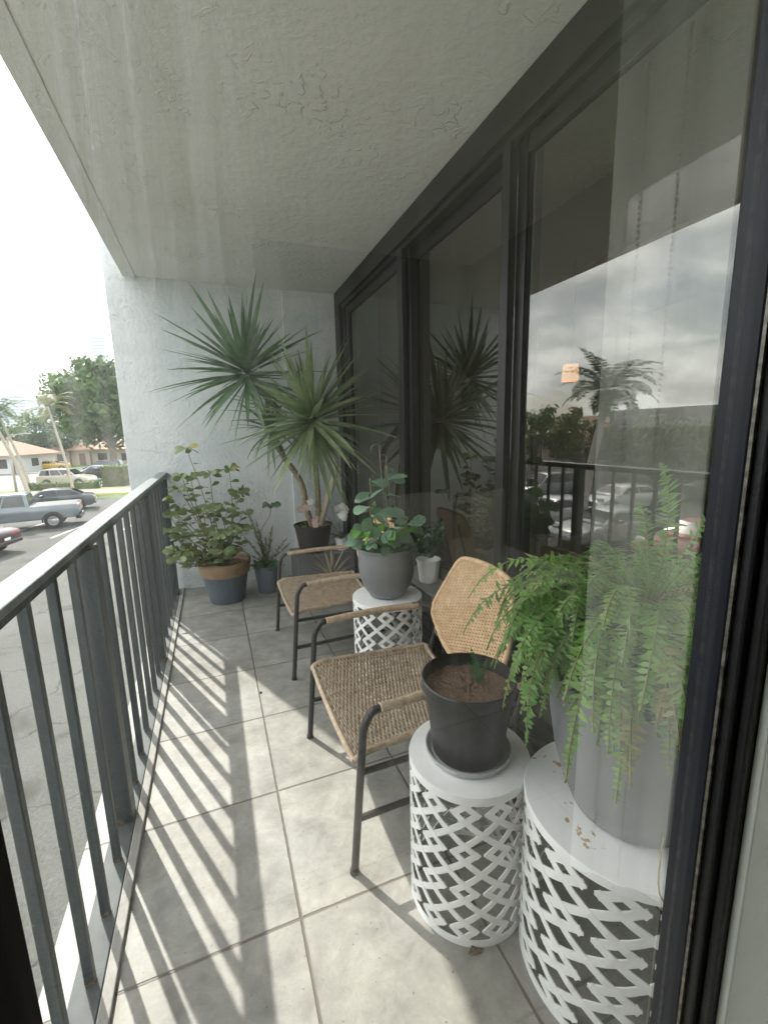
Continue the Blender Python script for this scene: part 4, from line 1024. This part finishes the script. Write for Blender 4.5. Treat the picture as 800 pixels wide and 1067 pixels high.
for (x, y, rz, k, nm, c, lab) in (
    (-12.2, 15.9, 8, 'sedan', 'pearl', (.60, .61, .62), 'pearl white sedan parked left of the palm in the door reflection'),
    (-11.9, 12.6, 4, 'sedan', 'silver_s', (.45, .46, .47), 'silver sedan parked at the middle of the door reflection'),
    (-12.6, 9.4, 6, 'sedan', 'red_s', (.35, .04, .05), 'red sedan parked at the right of the door reflection'),
    (-17.8, 22.8, 5, 'suv', 'grey_s', (.25, .26, .27), 'grey suv parked in the second row of the door reflection'),
    (-18.2, 17.5, 3, 'sedan', 'white_s', (.66, .66, .66), 'white sedan in the second row of the door reflection'),
    (-24.5, 16.5, 90, 'suv', 'black_s', (.03, .03, .03), 'black suv crossing the far side of the lot in the door reflection')):
    car(k, (x, y), R(rz), paint(nm, c), lab, group=gm)

# --- trees
M_TL = leafm('tree_leaf', (.045, .095, .022), (.12, .19, .05), .6, .3, .6)
M_TL2 = leafm('tree_leaf_grey', (.05, .085, .04), (.10, .14, .07), .5, .25, .6)
M_PALM = leafm('palm_leaf', (.045, .09, .03), (.10, .16, .06), 1.0, .3, .5)
M_TRK = mat('tree_trunk', (.16, .13, .10), .9, var=.25, vscale=4, bump=.5, bscale=12)
M_PTRK = mat('palm_trunk', (.38, .34, .28), .85, var=.15, vscale=4, bump=.4, bscale=14)
def broadtree(name, x, y, H, rx, rz_, nclump, label, seed, leaf=.35, m=None, group=None, per=75, base=.30, cat='tree'):
    rnd = random.Random(seed); t = empty(name, (x, y, GZ), 0, label, cat, group)
    q = MB(); q.tube(smoothpath([(0, 0, 0), (.15, .1, H*.2), (0, 0, H*.42)], 4), [H*.035*(1-.06*i) for i in range(9)], n=10)
    cl = []
    for i in range(nclump):
        while True:
            p = Vector((rnd.uniform(-1, 1), rnd.uniform(-1, 1), rnd.uniform(-1, 1)))
            if .35 < p.length < 1: break
        c = Vector((p.x*rx, p.y*rx, H-rz_+p.z*rz_)); cl.append(c)
        if c.z < H*base: c.z = H*base+rnd.uniform(0, rz_*.3)
    for c in cl[:14]:
        st_ = Vector((0, 0, H*rnd.uniform(.2, .4))); q.tube(smoothpath([st_, st_.lerp(c, .5)+Vector((0, 0, -.2)), c], 4), [H*.014*(1-.09*i) for i in range(9)], n=6)
    q.build('trunk', M_TRK, t, smooth=True)
    q = MB()
    for c in cl:
        rc = rx*rnd.uniform(.16, .34)
        for k in range(per):
            d = Vector((rnd.gauss(0, 1), rnd.gauss(0, 1), rnd.gauss(0, .75))); d = d.normalized()*rc*rnd.uniform(.55, 1.1)
            p = c+d; nrm = (d.normalized()+Vector((rnd.uniform(-.6, .6), rnd.uniform(-.6, .6), rnd.uniform(-.2, .9)))).normalized()
            a = nrm.orthogonal().normalized(); b = nrm.cross(a); an = rnd.uniform(0, 6.28); a, b = a*math.cos(an)+b*math.sin(an), b*math.cos(an)-a*math.sin(an)
            s_ = leaf*rnd.uniform(.5, 1.1); q.add([p-a*s_, p-b*s_*.45, p+a*s_, p+b*s_*.45], [(0, 1, 2, 3)])
    q.build('crown', m or M_TL, t)
    return t
def palm(x, y, H, lean, Lf, nf, label, seed, group=None, tr=.16, m=None, trunkm=None):
    rnd = random.Random(seed); t = empty('palm_tree', (x, y, GZ), 0, label, 'palm tree', group)
    top = Vector((lean[0], lean[1], H)); q = MB()
    pth = smoothpath([(0, 0, 0), (lean[0]*.25, lean[1]*.25, H*.35), (lean[0]*.7, lean[1]*.7, H*.75), top], 8)
    q.tube(pth, [tr*(1.25-.6*i/len(pth)) for i in range(len(pth))], n=12); q.build('trunk', trunkm or M_PTRK, t, smooth=True)
    q = MB()
    for k in range(nf):
        a = k*2.4+rnd.uniform(-.3, .3); el = rnd.uniform(-.2, 1.25)
        d = Vector((math.cos(a)*math.cos(el), math.sin(a)*math.cos(el), math.sin(el)))
        frond(q, top, d, Lf*rnd.uniform(.85, 1.1), Lf*.24, rnd.uniform(1.3, 2.0), 30)
    q.build('crown', m or M_PALM, t)
    return t
broadtree('broadleaf_tree', -13.2, 72, 15.2, 6.6, 5.6, 120, 'huge spreading green tree behind the parked cars, right against the end wall', 1, leaf=.50, per=130)
broadtree('broadleaf_tree', -26, 96, 9.5, 5.5, 4.0, 40, 'medium tree behind the gap between the two tiled houses', 2, leaf=.45, m=M_TL2)
broadtree('broadleaf_tree', -32, 100, 9.0, 6.0, 3.8, 44, 'rounded tree rising behind the left tiled house roof', 3, leaf=.45, m=M_TL)
broadtree('broadleaf_tree', -41, 104, 9.5, 6.5, 4.0, 44, 'wide tree at the far left behind the tiled house', 4, leaf=.45, m=M_TL2)
palm(-15.3, 46.8, 7.6, (-2.3, .6), 2.9, 22, 'coconut palm with a slanting trunk leaning left over the road', 5, tr=.15)
palm(-11.9, 46.5, 7.4, (-1.0, .2), 2.6, 16, 'thin palm with an upright trunk in front of the minivan', 6, tr=.11, m=leafm('palm_leaf_olive', (.12, .14, .05), (.2, .2, .09), 1, .3))
palm(-17.0, 44.5, 10.3, (-1.4, .2), 2.6, 16, 'taller palm at the left edge with its crown partly out of view', 7, tr=.14)
palm(-16.1, 50.0, 7.0, (-1.6, .3), 2.4, 12, 'small palm between the two leaning palms at the roadside', 17, tr=.11)
palm(-11.6, 13.9, 5.9, (.1, -1.15), 2.1, 30, 'palm with a pale leaning trunk mirrored in the glass doors', 8, tr=.17, trunkm=mat('white_trunk', (.55, .52, .46), .8, var=.1))
gr_ = 'trees mirrored in the glass doors'
for i, (x, y, H, rx, lab) in enumerate(((-30, 39, 6.6, 3.6, 'dense tree at the left edge of the mirrored view'), (-31, 33.5, 6.0, 3.2, 'yellow-green tree in front of the mirrored tiled roof'),
    (-33, 27.5, 5.6, 3.4, 'tree right of the mirrored palm trunk'), (-34, 22.5, 5.2, 3.2, 'low tree before the mirrored grey building'), (-35, 17.5, 5.0, 3.0, 'last low tree at the right of the mirrored view'))):
    broadtree('broadleaf_tree', x, y, H, rx, 2.5, 34, lab, 50+i, leaf=.32, group=gr_, per=60, m=(M_TL if i != 1 else leafm('tree_leaf_yellow', (.09, .12, .03), (.20, .22, .07), .6, .3)))
def hedge(x, y, rz, L, W, H, label, seed):
    rnd = random.Random(seed); t = empty('hedge', (x, y, GZ), rz, label, 'hedge')
    q = MB(); q.box(-L/2+.1, L/2-.1, -W/2+.1, W/2-.1, 0, H-.1); q.build('branches', M_TRK, t)
    q = MB()
    for k in range(int(L*H*160)):
        f = rnd.randrange(3)
        if f == 0: p = Vector((rnd.uniform(-L/2, L/2), rnd.uniform(-W/2, W/2), H)); nr = Vector((0, 0, 1))
        elif f == 1: p = Vector((rnd.uniform(-L/2, L/2), -W/2, rnd.uniform(0, H))); nr = Vector((0, -1, 0))
        else: s_ = rnd.choice((-1, 1)); p = Vector((s_*L/2, rnd.uniform(-W/2, W/2), rnd.uniform(0, H))); nr = Vector((s_, 0, 0))
        p += nr*rnd.uniform(-.12, .06); nr = (nr+Vector((rnd.uniform(-.7, .7), rnd.uniform(-.7, .7), rnd.uniform(-.3, .8)))).normalized()
        a = nr.orthogonal().normalized(); b = nr.cross(a); s_ = rnd.uniform(.06, .12)
        q.add([p-a*s_, p-b*s_*.6, p+a*s_, p+b*s_*.6], [(0, 1, 2, 3)])
    q.build('foliage', mat('hedge_leaf', (.05, .12, .02), .6, col2=(.10, .20, .04), vscale=2, transl=.25), t)
hedge(-12.8, 47.9, R(-14), 5.6, 1.0, .75, 'low clipped green hedge in front of the minivan', 1)
hedge(-8.9, 49.5, R(-14), 2.2, 2.0, 2.0, 'tall square clipped hedge beside the end wall', 2)

# --- houses
M_TERRA = mat('roof_tile', (.26, .155, .105), .8, col2=(.38, .25, .18), vscale=3, bump=.8, bscale=9, stretch=(6, 1, 1))
M_HWALL = mat('house_wall', (.42, .36, .30), .85, var=.08); M_HWHITE = mat('house_wall_white', (.60, .60, .62), .85, var=.06); M_HDARK = mat('dark_opening', (.05, .035, .03), .6)
M_HBROWN = mat('brown_panel', (.17, .085, .06), .7, var=.1)
def house(x, y, rz, L, W, Hw, Hr, label, wm, group=None):
    t = empty('tiled_house', (x, y, GZ), rz, label, 'house', group)
    q = MB(); q.box(-L/2, L/2, -W/2, W/2, 0, Hw); q.build('wall', wm, t)
    o_ = .7; q = MB(); a, b = L/2+o_, W/2+o_; rdg = L/2-W*.30
    q.add([(-a, -b, Hw), (a, -b, Hw), (a, b, Hw), (-a, b, Hw), (-rdg, 0, Hw+Hr), (rdg, 0, Hw+Hr), (-a, -b, Hw-.2), (a, -b, Hw-.2), (a, b, Hw-.2), (-a, b, Hw-.2)],
      [(0, 1, 5, 4), (1, 2, 5), (2, 3, 4, 5), (3, 0, 4), (6, 7, 1, 0), (7, 8, 2, 1), (8, 9, 3, 2), (9, 6, 0, 3), (9, 8, 7, 6)])
    q.build('roof', M_TERRA, t)
    n = int(L/3.2)
    for k in range(n):
        cx = -L/2+(k+.5)*L/n
        if k % 3 == 1:
            q = MB(); q.box(cx-.5, cx+.5, -W/2-.05, -W/2+.05, .02, 2.1); q.build('door', M_HBROWN, t)
        else:
            q = MB(); q.box(cx-.75, cx+.75, -W/2-.03, -W/2+.05, .8, 2.05); f = q.build('window', M_HDARK, t)
            q = MB(); q.box(cx-.82, cx+.82, -W/2-.06, -W/2-.031, .70, .79); q.build('sill', M_HWHITE, f)
        q = MB(); q.box(cx+L/n/2-.1, cx+L/n/2+.1, -W/2-.62, -W/2-.42, 0, Hw-.21); q.build('column', M_HBROWN, t)
    for k in range(2):
        q = MB(); s_ = 1 if k else -1; q.box(s_*L/2-.04, s_*L/2+.04, -1.2, .3, .9, 2.0); q.build('window', M_HDARK, t)
    return t
house(-31.5, 81, R(-14), 15, 9, 2.6, 2.0, 'long low house with terracotta roof at the left edge behind the road', M_HWHITE, 'low houses with terracotta roofs')
house(-20.3, 96, R(-14), 10, 9, 2.8, 2.2, 'second low terracotta-roofed house partly hidden by the big tree', M_HWALL, 'low houses with terracotta roofs')
house(-10.5, 90, R(-14), 9, 9, 2.8, 2.0, 'low terracotta-roofed house behind the big tree trunk, against the end wall', M_HWALL, 'low houses with terracotta roofs')
house(-43, 46, R(90-8), 17, 9, 3.0, 3.0, 'terracotta-roofed house mirrored behind the palm', M_HWALL, 'low houses with terracotta roofs')
# grey long building mirrored
def block(name, x, y, rz, L, W, H, label, wm, floors, nb, cat='building', group=None, win=True):
    t = empty(name, (x, y, GZ), rz, label, cat, group)
    q = MB(); q.box(-L/2, L/2, -W/2, W/2, 0, H); q.box(-L/2-.2, L/2+.2, -W/2-.2, W/2+.2, H, H+.35); q.build('wall', wm, t)
    fh = H/floors
    for f in range(floors):
        for k in range(nb):
            cx = -L/2+(k+.5)*L/nb
            q = MB(); q.box(cx-L/nb*.32, cx+L/nb*.32, -W/2-.04, -W/2+.04, f*fh+fh*.3, f*fh+fh*.8); q.build('window', M_HDARK, t)
    return t
block('office_building', -44, 24, R(90-4), 26, 10, 5.9, 'long flat-roofed grey building mirrored at the right of the doors', mat('grey_render', (.25, .25, .24), .85, var=.08), 2, 8)
M_TOWER = mat('tower_facade', (.42, .47, .50), .6, var=.1)
def tower(x, y, w, H, floors, label):
    t = empty('tower', (x, y, GZ), R(-14), label, 'tower', 'distant pale towers')
    q = MB(); q.box(-w/2, w/2, -w/2, w/2, 0, H); q.box(-w*.2, w*.2, -w*.2, w*.2, H, H*1.05); q.build('wall', M_TOWER, t)
    q = MB()
    for f in range(floors): q.box(-w/2-.3, w/2+.3, -w/2-.3, -w/2+.01, H*(f+.35)/floors, H*(f+.75)/floors)
    o = q.build('window_bands', mat('tower_glass', (.18, .22, .26), .2), t)
tower(-193, 610, 22, 52, 16, 'distant hazy tower above the houses at far left')
tower(-219, 640, 24, 50, 14, 'distant hazy tower behind the left palm crown, leftmost')
tower(-181, 640, 12, 56, 16, 'slim distant tower rising beside the leaning palm')
tower(-129, 720, 15, 138, 32, 'tall slim distant tower just left of the end wall above the big tree')

# --- roadside poles
def pole(x, y, H, label):
    t = empty('street_pole', (x, y, GZ), 0, label, 'street pole')
    q = MB(); q.tube([(0, 0, 0), (0, 0, H)], [.11, .07], n=10); q.build('pole', mat('galvanised', (.42, .43, .42), .5, .4), t, smooth=True)
    q = MB(); q.tube(smoothpath([(0, 0, H-.3), (.5, 0, H+.15), (1.3, 0, H+.25)], 5), .035, n=8); q.build('arm', MATS['galvanised'], t, smooth=True)
    q = MB(); q.box(1.2, 1.75, -.12, .12, H+.2, H+.30); q.build('lamp_head', MATS['galvanised'], t, bevel=.03)
pole(-16.4, 47.6, 4.9, 'grey metal street pole standing between the roadside palms')

# ------------------------------------------------------------------ air
hz = bpy.data.materials.new('haze_air'); hz.use_nodes = True
hn = hz.node_tree.nodes; hn.remove(hn['Principled BSDF'])
pv = hn.new('ShaderNodeVolumePrincipled'); pv.inputs['Color'].default_value = (.86, .92, 1, 1); pv.inputs['Density'].default_value = .0005; pv.inputs['Anisotropy'].default_value = .3
hz.node_tree.links.new(pv.outputs[0], hn['Material Output'].inputs['Volume'])
q = MB(); q.box(-420, 120, -120, 800, GZ-1, 165); o = q.build('haze', hz); tag(o, kind='stuff')
scene.cycles.volume_bounces = 1
